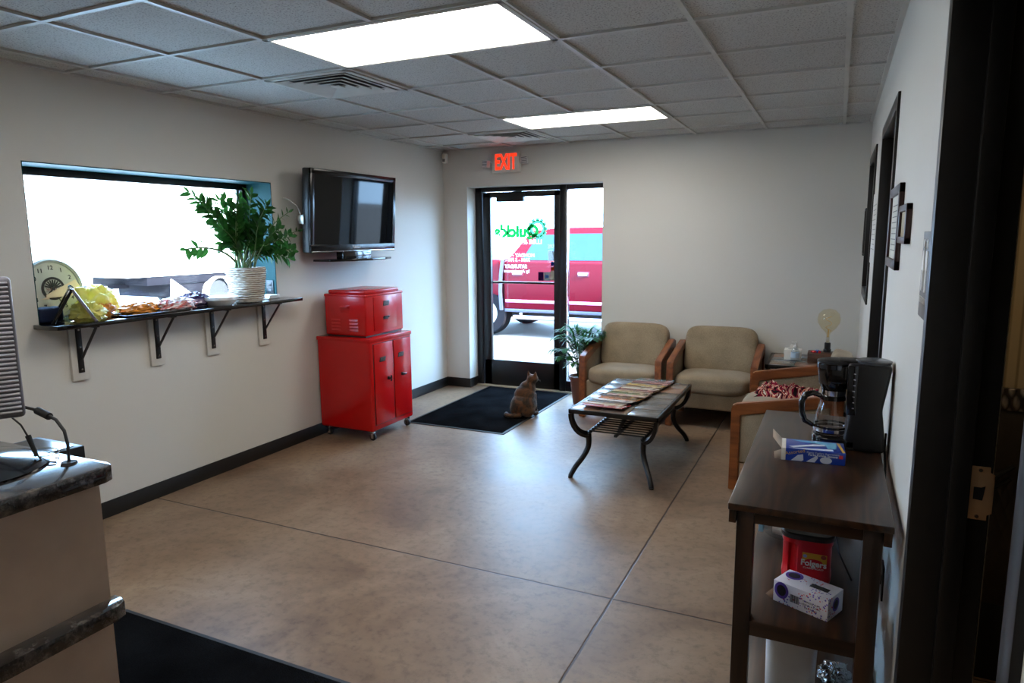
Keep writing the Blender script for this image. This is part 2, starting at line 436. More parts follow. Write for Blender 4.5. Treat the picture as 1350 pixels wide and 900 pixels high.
# ------------------------------------------------------------------ left window
MB().box(XL - 0.245, XL - 0.001, WY0 + 0.0, WY0 + 0.006, WZ0 + .025, WZ1).box(XL - 0.245, XL - 0.001, WY1 - 0.006, WY1, WZ0 + .025, WZ1)\
    .box(XL - 0.245, XL - 0.001, WY0, WY1, WZ1 - 0.006, WZ1).build('trim_2', M_TEAL, **ST)
wn = thing('window_1', None, None, (XL - 0.25, WY0, WZ0)); tag(wn, kind='structure')
wy, wz = WY1 - WY0, WZ1 - WZ0
f = MB()
f.box(-0.05, 0.0, 0.0, 0.045, 0, wz, 0.003).box(-0.05, 0, wy - 0.045, wy, 0, wz, 0.003).box(-0.05, 0, 0, wy, wz - 0.05, wz, 0.003).box(-0.05, 0, 0, wy, 0, 0.05, 0.003)
f.build('window_frame', M_BRONZE, wn)
MB().box(-0.028, -0.022, 0.04, wy - 0.04, 0.04, wz - 0.04).build('window_pane', M_GLASS, wn)
sl = MB(); sl.box(0.0, 0.012, wy - 0.11, wy - 0.085, 0.05, wz - 0.05, 0.003)
sl.build('frame_divider', M_STEEL, wn)
o = thing('power_outlet', 'dark outlet plate low on the teal side of the window recess behind the white basket', 'outlet', (XL - 0.06, WY1 - 0.006, 1.275))
MB().box(-0.035, 0.035, -0.006, 0, -0.055, 0.055, 0.002).build('cover_plate', M_BLKSAT, o)
MB().box(-0.017, 0.017, -0.009, -0.005, 0.01, 0.04, 0.002).box(-0.017, 0.017, -0.009, -0.005, -0.04, -0.01, 0.002).build('socket', M_BRONZE, o)

# ------------------------------------------------------------------ entrance door and side light
YD = 6.755   # inner face of the frame
dr = thing('door_1', None, None, (DX0, YD, 0)); tag(dr, kind='structure')
W = DX1 - DX0
f = MB()
f.box(0, 0.075, 0, 0.10, 0, DZ, 0.003)                       # left jamb
f.box(0.985, 1.055, -0.01, 0.10, 0, DZ, 0.003)                # mullion
f.box(W - 0.02, W, 0, 0.10, 0, DZ, 0.003)                    # right jamb, mostly behind the wall
f.box(0, W, 0, 0.10, DZ - 0.045, DZ, 0.003)
f.box(1.05, W, 0, 0.10, 0.0, 0.12, 0.003)                    # side light sill
f.build('door_frame', M_BRONZE, dr)
MB().box(1.055, 1.066, -0.004, 0.05, 0.12, DZ - 0.045, 0.002).build('glazing_bead', M_CHROME, dr, label='bright metal glazing bead')
MB().box(1.055, W - 0.02, 0.045, 0.051, 0.115, DZ - 0.04).build('side_pane', M_GLASS, dr)
leaf = MB()
leaf.box(0.085, 0.175, 0.01, 0.055, 0.012, 2.115, 0.003).box(0.915, 0.98, 0.01, 0.055, 0.012, 2.115, 0.003)
leaf.box(0.085, 0.98, 0.01, 0.055, 2.06, 2.115, 0.003).box(0.085, 0.98, 0.01, 0.055, 0.012, 0.295, 0.003)
leaf = leaf.build('door_leaf', M_BRONZE, dr)
MB().box(0.17, 0.92, 0.030, 0.036, 0.29, 2.065).build('door_pane', M_GLASS, leaf)
MB().box(0.17, 0.92, 0.052, 0.072, 1.138, 1.162, 0.004).build('crossbar', M_BRONZE, leaf)
c_ = MB(); c_.box(0.27, 0.59, -0.045, 0.012, 2.01, 2.10, 0.006)
c_ = c_.build('door_closer', M_BLKSAT, dr)
MB().tube([(0.45, -0.02, 2.105), (0.62, -0.06, 2.125), (0.74, 0.0, 2.13)], 0.008).build('closer_arm', M_BLKSAT, c_)
MB().box(0.0, W, -0.055, 0.09, 0.0, 0.012, 0.004).build('threshold', plain('tan_threshold', (176, 164, 140), 0.45), dr)
# lettering on the door glass: it faces the street, so the room sees it reversed
YG = 6.755 + 0.037
def vinyl(name, rgb):
    n = NT(name); a = n.add('ShaderNodeBsdfTranslucent'); a.inputs[0].default_value = srgb(*rgb); b = n.add('ShaderNodeBsdfTransparent'); b.inputs[0].default_value = srgb(*rgb)
    x = n.add('ShaderNodeMixShader'); x.inputs[0].default_value = .25; n.l(a.outputs[0], x.inputs[1]); n.l(b.outputs[0], x.inputs[2]); n.l(x.outputs[0], n.out.inputs[0]); return n.m
M_LETW = vinyl('white_vinyl_letter', (226, 230, 236))
M_LETG = vinyl('green_vinyl_letter', (70, 150, 100))
def gl(s, size, x, z, m, **k): text('lettering', s, size, m, dr, (x - DX0, YG - YD, z), FACE_PY, 0.0006, **k)
gl("Quick's", 0.17, -3.13, 1.695, M_LETG, bold=0.010, sx=1.0)
cg = MB()
for k in range(12):
    a = 2 * PI * k / 12
    cg.box(-0.018, 0.018, 0.078, 0.112, 0, 0.0012, M=Rz(a))
cg.lathe([(0.055, 0), (0.092, 0), (0.092, 0.0012), (0.055, 0.0012), (0.055, 0)], n=36)
cg.build('gear_emblem', vinyl('grey_green_vinyl', (120, 176, 148)), dr, loc=(-2.885 - DX0, YG - YD - 0.0005, 1.725), rot=FACE_PY)
gl('LUBE & AUTO', 0.066, -3.04, 1.585, M_LETW, bold=0.0015)
gl('MONDAY - FRI', 0.052, -3.09, 1.445, M_LETW, bold=0.0012)
gl('7AM - 5 PM', 0.052, -3.10, 1.395, M_LETW, bold=0.0012)
gl('SATURDAY', 0.052, -3.14, 1.325, M_LETW, bold=0.0012)
gl('by Appointment', 0.046, -3.13, 1.275, M_LETW, bold=0.0008)
def sticker(x, z, w_, h_, rgb, nm, lab):
    MB().box(-w_ / 2, w_ / 2, 0, 0.0012, -h_ / 2, h_ / 2).build(nm, vinyl(nm, tuple(int(c * .55) for c in rgb)), dr, loc=(x - DX0, YG - YD - 0.0065, z), label=lab)
sticker(-2.845, 1.225, 0.06, 0.09, (28, 48, 100), 'card_sticker_navy', 'navy blue sticker')
sticker(-2.775, 1.225, 0.075, 0.09, (190, 186, 178), 'card_sticker_silver', 'silver grey sticker')
sticker(-2.705, 1.235, 0.06, 0.10, (214, 196, 168), 'card_sticker_tan', 'tan sticker')
sticker(-2.705, 1.31, 0.05, 0.045, (196, 84, 40), 'card_sticker_orange', 'orange sticker')
sticker(-2.705, 1.36, 0.05, 0.045, (40, 84, 150), 'card_sticker_blue', 'blue sticker')
sticker(-2.72, 1.44, 0.08, 0.10, (214, 216, 212), 'card_sticker_white', 'pale grey notice')
MB().box(-0.02, 0.02, 0, 0.0012, -0.015, 0.015).build('card_mark', plain('card_blue_mark', (40, 84, 150), 0.6), dr, loc=(-2.775 - DX0, YG - YD - 0.0082, 1.225))

# ------------------------------------------------------------------ right wall: doors, window, frames
def casing(nm, a, b, z0, z1, t=0.05, sill=False, q=0.011):
    o = thing(nm, None, None, (XR, a, 0)); tag(o, kind='structure'); L = b - a; f = MB()
    p = 0.011
    f.box(-p, RW + q, -t, 0.012, z0, z1 + t, 0.002); f.box(-p, RW + q, L - 0.012, L + t, z0, z1 + t, 0.002)
    f.box(-p, RW + q, 0, L, z1 - 0.012, z1 + t, 0.002)
    if sill: f.box(-p, RW + p, -t, L + t, z0 - t, z0 + 0.012, 0.002)
    # rebate stop
    f.box(0.06, 0.10, 0.0, 0.026, z0, z1, 0.002); f.box(0.06, 0.10, L - 0.026, L, z0, z1, 0.002); f.box(0.06, 0.10, 0, L, z1 - 0.026, z1, 0.002)
    f.build('door_frame' if not sill else 'window_frame', M_BLACKMETAL, o); return o
d3 = casing('door_3', 0.86, 1.80, 0.0, 2.16, t=.037, q=-.004)
s = MB(); s.prism([(-0.019, -0.062), (0.019, -0.062), (0.019, -0.05), (0.028, -0.045), (0.028, 0.045), (0.019, 0.05), (0.019, 0.062), (-0.019, 0.062)], 0.003, b=0.0006)
s = s.build('strike_plate', plain('satin_brass_nickel', (196, 158, 120), 0.4, metal=0.7, var=0.12), d3, loc=(0.118, 0.94 - 0.0125, 1.072), rot=FACE_NY, label='satin nickel strike plate')
MB().prism([(-0.010, -0.014), (0.008, -0.016), (0.010, 0.0), (0.012, 0.018), (0.004, 0.014), (-0.010, 0.014)], 0.0008).build('latch_hole', M_BLKSAT, s, loc=(0, 0, 0.003))
for yy_ in (-0.054, 0.054): MB().lathe([(0, 0.0025), (0.004, 0.0025), (0.0045, 0)], T(0, yy_, 0.003), 12).build('screw', M_CHROME, s)
d2 = casing('door_2', 3.42, 4.47, 0.0, 2.18)
MB().box(0.10, 0.142, 0.012, 1.038, 0.01, 2.168, 0.003).build('door_leaf', M_BLACKMETAL, d2)
MB().cyl((0.10, 0.08, 0.98), (0.055, 0.08, 0.98), 0.011).box(0.045, 0.06, 0.07, 0.19, 0.972, 0.988, 0.004).build('door_handle', M_STEEL, d2)
w2 = casing('window_2', 5.30, 6.20, 1.22, 2.18, sill=True)
MB().box(0.085, 0.09, 0.012, 0.888, 1.22, 2.17).build('window_pane', M_DARKGLASS, w2)
MB().box(0.135, 0.14, 0.01, 0.89, 1.225, 2.17).build('dark_backing', plain('charcoal_backing', (26, 26, 28), 0.6), w2)  # dark sheet standing in for the unlit room behind the glass
M_BURG = plain('burgundy_wood_frame', (44, 18, 20), 0.35)
def picture(nm, label, y0, y1, z0, z1, fm, art, border=0.03, d=0.018, mat_=None):
    o = thing(nm, label, 'picture frame', (XR, (y0 + y1) / 2, (z0 + z1) / 2)); a, b = (y1 - y0) / 2, (z1 - z0) / 2
    f = MB(); t = border
    f.box(-d, 0, -a, -a + t, -b, b, 0.003).box(-d, 0, a - t, a, -b, b, 0.003).box(-d, 0, -a, a, b - t, b, 0.003).box(-d, 0, -a, a, -b, -b + t, 0.003)
    f.build('frame_moulding', fm, o)
    MB().box(-d * 0.5, 0, -a + t, a - t, -b + t, b - t).build('print', art, o)
    return o
p = picture('picture_frame', 'tall black framed certificate on the right wall beside the far black door', 2.79, 3.27, 1.52, 1.825, M_BURG, plain('certificate_paper', (186, 186, 176), 0.6), 0.035)
for k in range(9):
    MB().box(-0.0105, -0.0085, -0.14 + (k % 2) * 0.02, 0.14, 0.08 - k * 0.021, 0.083 - k * 0.021).build('text_line', plain('grey_ink', (96, 96, 94), 0.7), p)
picture('picture_frame', 'small burgundy framed plaque on the right wall, nearest the black near door', 2.45, 2.74, 1.617, 1.742, M_BURG, plain('tan_plaque_print', (150, 132, 96), 0.55), 0.022)
picture('picture_frame', 'thin black frame on the right wall at the back corner past the interior window', 6.28, 6.5, 1.47, 1.85, M_BLACKMETAL, plain('grey_print', (150, 156, 160), 0.5), 0.02)
nb = thing('notice_board', 'white paper notice on the right wall between the interior window and black door', 'notice', (XR, 4.93, 1.68))
MB().box(-0.006, 0, -0.27, 0.27, -0.22, 0.22, 0.001).build('board', plain('white_notice_sheet', (206, 204, 198), 0.6), nb)
nk = MB()
for k in range(10): nk.box(-0.0068, -0.0058, -0.2, 0.2 - (k % 3) * 0.05, 0.14 - k * 0.03, 0.145 - k * 0.03)
nk.build('printed_lines', plain('faint_ink', (150, 148, 144), 0.7), nb)
# restroom sign
rs = thing('restroom_sign', 'grey restroom sign with white figures beside the near black door frame', 'sign', (XR, 1.95, 1.55))
MB().box(-0.006, 0, -0.075, 0.075, -0.105, 0.105, 0.002).build('sign_plate', plain('grey_sign_plastic', (104, 100, 96), 0.45), rs)
fg = MB()
for cy, skirt in ((0.033, False), (-0.033, True)):
    fg.lathe([(0, 0.0015), (0.011, 0.0015), (0.011, 0)], T(cy, 0.075, 0), 16)
    if skirt: fg.prism([(cy - 0.012, 0.058), (cy + 0.012, 0.058), (cy + 0.024, 0.01), (cy - 0.024, 0.01)], 0.0015)
    else: fg.prism([(cy - 0.02, 0.058), (cy + 0.02, 0.058), (cy + 0.02, 0.012), (cy - 0.02, 0.012)], 0.0015)
    fg.box(cy - 0.012, cy - 0.002, -0.04, 0.012, 0, 0.0015).box(cy + 0.002, cy + 0.012, -0.04, 0.012, 0, 0.0015)
fg.box(-0.001, 0.001, -0.035, 0.08, 0, 0.0015)
fg.build('figures', M_WHITE, rs, loc=(-0.006, 0, 0), rot=FACE_NX)
text('lettering', 'RESTROOM', 0.022, M_WHITE, rs, (-0.006, 0, -0.062), FACE_NX)

# bathroom seen through the near door
def tread():
    n = NT('diamond_plate').set(0.33, metal=1.0)
    co = n.coords((1, 1, 1))
    def dia(rot):
        mp = n.add('ShaderNodeMapping'); mp.inputs['Rotation'].default_value = (0, rot, 0); mp.inputs['Scale'].default_value = (42, 42, 16); n.l(co, mp.inputs[0])
        v = n.add('ShaderNodeTexVoronoi', i_Scale=1.0); v.inputs['Randomness'].default_value = 0.0; n.l(mp.outputs[0], v.inputs['Vector']); return v.outputs['Distance']
    a, b = dia(0.78), dia(-0.78)
    m = n.add('ShaderNodeMath', operation='MINIMUM'); n.l(a, m.inputs[0]); n.l(b, m.inputs[1])
    n.l(n.ramp(m.outputs[0], [(0.2, srgb(220, 208, 196)), (0.42, srgb(96, 88, 82))]), n.p.inputs['Base Color'])
    inv = n.add('ShaderNodeMath', operation='SUBTRACT'); inv.inputs[0].default_value = 1.0; n.l(m.outputs[0], inv.inputs[1]); n.bump(inv.outputs[0], 0.8, 0.01); return n.m
M_TREAD = tread()
wp = thing('wainscot_panel', 'diamond plate wainscot on the restroom wall beyond the near door', 'wall panel', (0.36, 2.897, 0))
MB().box(0, 1.2, -0.012, 0, 0.30, 0.80, 0.002).build('lower_sheet', M_TREAD, wp)
MB().box(0, 1.2, -0.02, 0, 1.03, 1.11, 0.004).build('cap_strip', M_TREAD, wp)
MB().box(0, 1.2, -0.012, 0, 0.80, 1.03, 0.002).build('dark_band', plain('dark_brown_band', (60, 52, 44), 0.5), wp, label='dark brown band')
MB().box(0, 1.2, -0.014, 0, 0.0, 0.30, 0.002).build('kick_band', M_BLACKMETAL, wp, label='black lower band')
hs = MB(); hs.tube([(0.42 + 0.06 * k / 10 * 3, 2.85 - 0.02 * math.sin(k * 0.3), 0.84 - 0.05 * math.sin(PI * k / 10)) for k in range(11)], 0.008)
hs.tube([(0.42 + 0.018 * k, 2.86, 0.79 - 0.05 * math.sin(PI * k / 10)) for k in range(11)], 0.008)
hs.build('hose', M_RUBBER, label='black hose looped in front of the diamond plate in the restroom', cat='hose')
gp = MB(); gp.box(0.492, 0.508, 2.19, 2.206, 0.0, 0.93, 0.004).box(0.46, 0.522, 2.17, 2.23, 0.0, 0.012, 0.003)
gp.build('metal_post', plain('satin_grey_metal', (120, 118, 128), 0.35, metal=0.6), label='slim grey metal post standing inside the restroom doorway', cat='post')

bl = thing('ceiling_light', 'round fill light added on the restroom ceiling, out of view', 'ceiling light', (.95, 2.1, H + .012))  # unseen lamp added to brighten the restroom
MB().lathe([(0, -.05), (.10, -.045), (.13, -.02), (.135, 0), (0, 0)], n=32).build('fill_light_dome', emit('restroom_fill_glow', (255, 226, 180), 12.0), bl)

# ------------------------------------------------------------------ ceiling fittings
M_PANEL = emit('lit_acrylic_panel', (255, 250, 240), PANEL)
def ceiling_light(i, j, label):
    o = thing('ceiling_light', label, 'ceiling light', (GX0 + (i + 1) * GT, GY0 + (j + 0.5) * GT, H), group='recessed ceiling panel lights')
    a, b = GT, GT / 2
    f = MB()
    for x0, x1, y0, y1 in ((-a, a, -b, -b + .028), (-a, a, b - .028, b), (-a, -a + .028, -b, b), (a - .028, a, -b, b)): f.box(x0, x1, y0, y1, -0.003, 0.012, 0.002)
    f.build('frame', M_GRID, o)
    MB().box(-a + .028, a - .028, -b + .028, b - .028, 0.002, 0.008).build('diffuser', M_PANEL, o)
    return o
ceiling_light(0, 0, 'large lit rectangular ceiling panel nearest the viewer')
ceiling_light(0, 4, 'smaller looking lit ceiling panel near the exit sign')
ceiling_light(0, -4, 'lit ceiling panel above and behind the viewer')
M_VENT = plain('vent_enamel', (196, 193, 186), 0.4)
def vent(i, j, label):
    o = thing('ceiling_vent', label, 'air vent', (GX0 + (i + .5) * GT, GY0 + (j + .5) * GT, H), group='four way ceiling vents')
    MB().box(-.29, .29, -.29, .29, 0.004, 0.01).build('duct_throat', plain('grey_throat', (96, 94, 90), 0.8), o)
    f = MB(); b = 0.295
    for s, c in ((-1, 0), (1, 0)):
        f.box(min(s * b, s * (b - .035)), max(s * b, s * (b - .035)), -b, b, -0.006, 0.003, 0.002)
        f.box(-b, b, min(s * b, s * (b - .035)), max(s * b, s * (b - .035)), -0.006, 0.003, 0.002)
    f.build('frame', M_VENT, o)
    for k, r in enumerate((0.250, 0.195, 0.140, 0.085)):
        l = MB()
        for q in range(4):
            i_ = r - .05; l.poly([(-r, -r, -0.010), (r, -r, -0.010), (i_, -i_, 0.002), (-i_, -i_, 0.002), (-r, -r, -0.007), (r, -r, -0.007), (i_, -i_, 0.0045), (-i_, -i_, 0.0045)],
                   [(0, 1, 2, 3), (4, 7, 6, 5), (0, 4, 5, 1), (2, 6, 7, 3), (0, 3, 7, 4), (1, 5, 6, 2)], Rz(q * R90))
        l.build('louvre', M_VENT, o)
    MB().box(-.03, .03, -.03, .03, -.012, -.008, 0.001).build('centre_plate', M_VENT, o)
    return o
vent(-1, 1, 'square louvred ceiling vent left of the large light panel')
vent(-1, 5, 'square louvred ceiling vent just in front of the exit sign')
# exit sign
ex = thing('exit_sign', 'lit red EXIT sign with two emergency lamp heads above the glass door', 'exit sign', (-3.122, YB, 2.392))
MB().box(-.158, .158, -.045, 0, -.10, .10, 0.008).build('housing', plain('off_white_housing', (196, 192, 182), 0.5), ex)
text('lettering', 'EXIT', 0.215, emit('red_led_letters', (255, 46, 22), 1.6), ex, (0, -.0465, 0.0), FACE_NY, 0.001, bold=0.006, sx=0.56)
for s in (-1, 1):
    h = MB(); h.cyl((s * .155, -.03, 0.0), (s * .185, -.045, 0.01), 0.012)
    h.box(-.036, .036, -.035, .02, -.036, .036, 0.008, M=T(s * .215, -.05, .01 - 0.015 * (s < 0)) @ Ry(s * -0.12) @ Rz(s * 0.25))
    h = h.build('lamp_head', plain('grey_lamp_head', (206, 206, 206), 0.45), ex)
    b = MB()
    for k in range(4): b.box(-.03, .03, -.037, -.034, -.026 + k * .016, -.018 + k * .016, 0.001, M=T(s * .215, -.05, .01 - 0.015 * (s < 0)) @ Ry(s * -0.12) @ Rz(s * 0.25))
    b.build('lens_rib', plain('lens_grey', (110, 112, 116), 0.3), h)
ms = thing('motion_sensor', 'small grey motion sensor high in the back left corner', 'sensor', (XL + 0.045, YB - 0.03, 2.47))
MB().box(-.028, .028, -.03, .025, -.05, .05, 0.012).build('housing', plain('sensor_grey', (225, 222, 214), 0.5), ms)
MB().box(-.016, .016, -.034, -.026, -.035, -.005, 0.004).build('lens', plain('sensor_lens', (120, 118, 114), 0.3), ms)

# ------------------------------------------------------------------ television
tv = thing('television', 'black flat television mounted on the left wall above the red tool chest', 'television', (-3.695, 4.785, 1.855))
TVM = Ry(math.radians(3.5))
hw, hh = 0.565, 0.325
b = MB(); b.box(-.075, .0, -hw, hw, -hh, hh, 0.012, M=TVM).box(-.12, -.06, -.36, .36, -.24, .22, 0.02, M=TVM)
b.build('casing', M_BLKSAT, tv)
z = MB()
for x0, x1, y0, y1, z0, z1 in ((0, .012, -hw, -hw + .045, -hh, hh), (0, .012, hw - .045, hw, -hh, hh), (0, .012, -hw, hw, hh - .045, hh), (0, .014, -hw, hw, -hh, -hh + .065)):
    z.box(x0 - .004, x1, y0, y1, z0, z1, 0.004, M=TVM)
z.build('bezel', plain('black_bezel', (9, 9, 11), .22, spec=.3), tv)
MB().box(0, .006, -hw + .04, hw - .04, -hh + .06, hh - .04, M=TVM).build('screen', plain('dark_screen', (16, 18, 20), 0.04, spec=0.13), tv)
MB().box(.010, .018, -hw + .01, hw - .01, -hh + .006, -hh + .014, 0.003, M=TVM).build('trim_strip', M_CHROME, tv, label='bright strip under the screen')
l_ = text('lettering', 'TOSHIBA', 0.026, plain('logo_silver', (190, 190, 190), 0.4), tv, (0, 0, 0), FACE_PX, 0.0006, bold=0.0008)
l_.matrix_local = TVM @ T(.0150, 0, -hh + .042) @ Rz(R90) @ Rx(R90)
st = MB()
st.prism([(-.13, -.40), (.06, -.42), (.15, -.20), (.17, 0), (.15, .20), (.06, .42), (-.13, .40)], 0.018, T(-.02, .02, -hh - .072), b=0.005)
st.box(-.07, .01, -.19, .19, -hh - .06, -hh + .01, 0.01)
st.build('pedestal_base', M_BLKPL, tv)
mt = MB(); mt.box(-.185, -.165, -.2, .2, -.16, .16, 0.003).box(-.175, -.11, -.13, -.09, -.12, .12, 0.003).box(-.175, -.11, .09, .13, -.12, .12, 0.003)
mt.build('wall_bracket', M_BLACKMETAL, tv)
cb = MB(); cb.box(-.11, -.05, -hw - .012, -hw - .001, -.10, -.03, 0.003); cb.tube([(-.08, -hw - .006, -.03), (-.10, -hw - .02, .04), (-.14, -hw - .07, .09), (-.18, -hw - .09, .10)], 0.004)
cb.build('side_plug', M_STEEL, tv)

# ------------------------------------------------------------------ red tool cabinet and red tool chest
cb = thing('tool_cabinet', 'red enamelled two door tool cabinet on casters against the left wall', 'cabinet', (-3.594, 4.715, 0))
hx, hy, z0, z1 = 0.268, 0.295, 0.085, 0.843
b = MB(); b.box(-hx, hx, -hy, hy, z0, z1, 0.018, 3)
b.build('body', M_REDENAMEL, cb)
lp = MB(); lp.box(-hx - .003, hx + .003, -hy - .003, hy + .003, z1 - .028, z1 + .004, 0.006); lp.build('top', M_REDENAMEL, cb)
M_GAP = plain('dark_door_gap', (24, 4, 5), 0.8)
MB().box(hx - .002, hx + .0015, -hy + .035, hy - .02, z0 + .045, z1 - .04).build('door_recess', M_GAP, cb)
M_EMB = plain('pewter_emblem', (96, 92, 90), 0.35, metal=0.6, var=0.3, scale=80)
def door(y0, y1, ey, ky, kturn):
    d = MB().box(hx - .004, hx + .009, y0, y1, z0 + .05, z1 - .044, 0.005).build('door', M_REDENAMEL, cb)
    e = MB(); e.prism([(-.044, -.019), (.034, -.019), (.044, .019), (-.034, .019)], 0.004, b=0.0012)
    e = e.build('emblem', plain('dark_emblem_edge', (36, 30, 30), 0.4), d, loc=(hx + .009, ey, 0.668), rot=FACE_PX)
    s = MB(); s.prism([(-.034, -.012), (.028, -.012), (.034, .010), (-.028, .010)], 0.0045)
    for q in range(5): s.box(-.028 + q * .012, -.021 + q * .012, -.007, .006, .0045, .0058)
    s.build('emblem_face', M_EMB, e)
    k = MB(); k.lathe([(0, 0.0), (.015, 0), (.014, .010), (.008, .012), (.008, .026), (0, .026)], T(hx + .009, ky, 0.498) @ Ry(R90), 20)
    k.box(-.007, .007, -.026, .026, 0, .012, 0.005, M=T(hx + .033, ky, 0.498) @ Rx(kturn) @ Ry(R90) if kturn else T(hx + .033, ky, 0.498) @ Rx(0.0) @ Ry(R90))
    k.build('door_knob', M_BLKPL, d)
door(-hy + .042, -.006 + .012, -.145, -.075, R90)
door(.020, hy - .026, .115, .125, 0.0)
for sx in (-1, 1):
    for sy in (-1, 1):
        w = MB(); fx, fy = sx * (hx - .045), sy * (hy - .045)
        w.lathe([(0, -.011), (.026, -.011), (.0305, -.008), (.0305, .008), (.026, .011), (0, .011)], T(fx, fy + .012, .0305) @ Rx(R90), 24)
        w = w.build('caster_wheel', M_RUBBER, cb)
        k = MB(); k.box(-.022, .022, -.018, .018, .066, .086, 0.002, M=T(fx, fy, 0)); k.box(-.014, .014, -.0175, -.0145, .018, .07, 0.001, M=T(fx, fy + .012, 0)); k.box(-.014, .014, .0145, .0175, .018, .07, 0.001, M=T(fx, fy + .012, 0))
        k.build('caster_fork', M_CHROME, w)
tb = thing('tool_chest', 'small red tool chest with louvred side stacked on the red cabinet', 'tool chest', (-3.60, 4.735, 0.847))
hx, hy, ht = 0.205, 0.265, 0.345
MB().box(-hx, hx, -hy, hy, 0.012, ht, 0.014, 3).build('body', M_REDENAMEL, tb)
MB().box(-hx + .012, hx - .012, -hy + .012, hy - .012, 0.0, 0.02).build('plinth', M_BLKSAT, tb)
ld = MB(); ld.box(-hx - .002, hx + .004, -hy - .002, hy + .002, ht - .018, ht + .004, 0.008, 3).box(-hx + .02, hx - .015, -hy + .025, hy - .03, ht, ht + .035, 0.012, 3)
ld.build('lid', M_REDENAMEL, tb)
fr = MB().box(hx - .004, hx + .007, -hy + .105, hy - .105, 0.045, ht - .022, 0.005).build('drop_front', M_REDENAMEL, tb)
e = MB(); e.prism([(-.044, -.021), (.034, -.021), (.044, .021), (-.034, .021)], 0.004, b=0.0012); e = e.build('emblem', plain('dark_emblem_rim', (40, 36, 36), 0.4), fr, loc=(hx + .007, .01, 0.262), rot=FACE_PX)
s = MB(); s.prism([(-.034, -.014), (.028, -.014), (.034, .012), (-.028, .012)], 0.0045); s.build('emblem_face', M_EMB, e)
hd = MB(); hd.tube([(hx + .007, -.035, .145), (hx + .02, -.03, .152), (hx + .022, .03, .152), (hx + .007, .04, .145)], 0.006); hd.box(hx + .005, hx + .008, -.036, .036, .128, .15, 0.001)
hd.build('pull_handle', M_BLKSAT, fr)
for cx, s in ((-.095, 1), (.085, 1)):
    lv = MB()
    for k in range(4):
        zc = .05 + k * .027
        lv.poly([(cx - .045, -hy, zc), (cx + .045, -hy, zc), (cx + .045, -hy, zc + .016), (cx - .045, -hy, zc + .016), (cx - .04, -hy - .007, zc + .002), (cx + .04, -hy - .007, zc + .002)],
                [(0, 1, 5, 4), (4, 5, 2, 3), (0, 4, 3), (1, 2, 5)])
    lv.build('louvres', M_REDENAMEL, tb)
hs = MB(); hs.box(-.04, .05, -hy - .003, -hy + .001, .20, .26, 0.002)
hs.tube([(-.03, -hy, .245), (-.03, -hy - .022, .245), (.045, -hy - .022, .245), (.045, -hy, .245)], 0.006)
hs.build('side_handle', M_REDENAMEL, tb)

# ------------------------------------------------------------------ window shelf and brackets
ZS = 1.200
SX1 = -3.685
sh = MB()
pts = [(XL - .243, WY0 + .008), (XL, WY0 + .008), (XL, 2.232), (SX1 - .06, 2.232), (SX1 - .015, 2.245), (SX1, 2.285), (SX1, 4.085), (SX1 - .02, 4.105), (XL, 4.105), (XL, WY1 - .008), (XL - .243, WY1 - .008)]
sh.prism(pts, 0.024, T(0, 0, ZS - 0.024), b=0.003)
sh.build('window_shelf', plain('glossy_black_shelf', (12, 13, 17), 0.08, spec=0.6, coat=0.4), label='long glossy black shelf running under the left window', cat='shelf')
for k, (y, lab) in enumerate(((2.455, 'black shelf bracket under the clock end of the window shelf'), (2.952, 'black shelf bracket below the hot dog buns, second from the clock end'),
                              (3.383, 'black shelf bracket below the white bowl, third from the clock end'), (3.858, 'black shelf bracket right of the plant basket, nearest the television'))):
    o = thing('shelf_bracket', lab, 'bracket', (XL, y, ZS - 0.024), group='brackets under the window shelf')
    MB().box(0, 0.019, -.05, .05, -.318, 0.0, 0.002).build('backing_board', M_WALL, o)
    f = MB(); f.box(0.019, 0.027, -.016, .016, -.275, 0, 0.002).box(0.019, 0.195, -.016, .016, -.007, 0.0, 0.002)
    f.box(-.004, .004, -.007, .007, 0, .245, 0.001, M=T(.183, 0, -.008) @ Ry(math.radians(180 + 38.5)))
    f.build('bracket_arm', M_BLACKMETAL, o)
    for zz in (-.03, -.13, -.255): MB().lathe([(0, .003), (.005, .002), (.0055, 0)], T(.027, 0, zz) @ Ry(R90), 12).build('screw', M_CHROME, o)

# clock leaning at the left end of the recess
ck = thing('wall_clock', 'round cream faced clock leaning in the left end of the window recess', 'clock', (-4.06, 2.462, ZS))
R = 0.172
LEAN = T(0, 0, R + .003) @ Ry(math.radians(-6))
MB().lathe([(0, -.018), (R - .006, -.018), (R, -.008), (R, .008), (R - .01, .018), (R - .022, .012), (R - .024, .002), (0, .002)], LEAN @ Ry(R90), 56).build('clock_case', plain('silver_grey_rim', (176, 178, 172), 0.35), ck)
MB().lathe([(R - .024, .003), (0, .003)], LEAN @ Ry(R90), 48).build('clock_face', plain('cream_dial', (206, 206, 190), 0.6), ck)
M_INK = plain('dial_ink', (40, 38, 34), 0.6)
def on_face(o, y, z, x=.0045):
    o.matrix_local = LEAN @ T(x, y, z) @ Rz(R90) @ Rx(R90); return o
for h_ in range(1, 13):
    a = PI / 2 - h_ * PI / 6
    on_face(text('numeral', str(h_), 0.034, M_INK, ck, (0, 0, 0), (0, 0, 0), 0.0004, bold=0.0006), math.cos(a) * .118, math.sin(a) * .118)
em = MB(); em.lathe([(.052, 0), (.066, 0), (.066, .001), (.052, .001), (.052, 0)], n=40)
for k in range(9):
    a = 0.3 + k * 0.31; em.box(-.004, .004, .012, .050, 0, .001, M=Rz(a - R90))
em.box(-.066, .066, -.018, -.016, 0, .0012).box(-.066, .066, .008, .010, 0, .0012)
on_face(em.build('emblem', M_INK, ck), 0, 0)
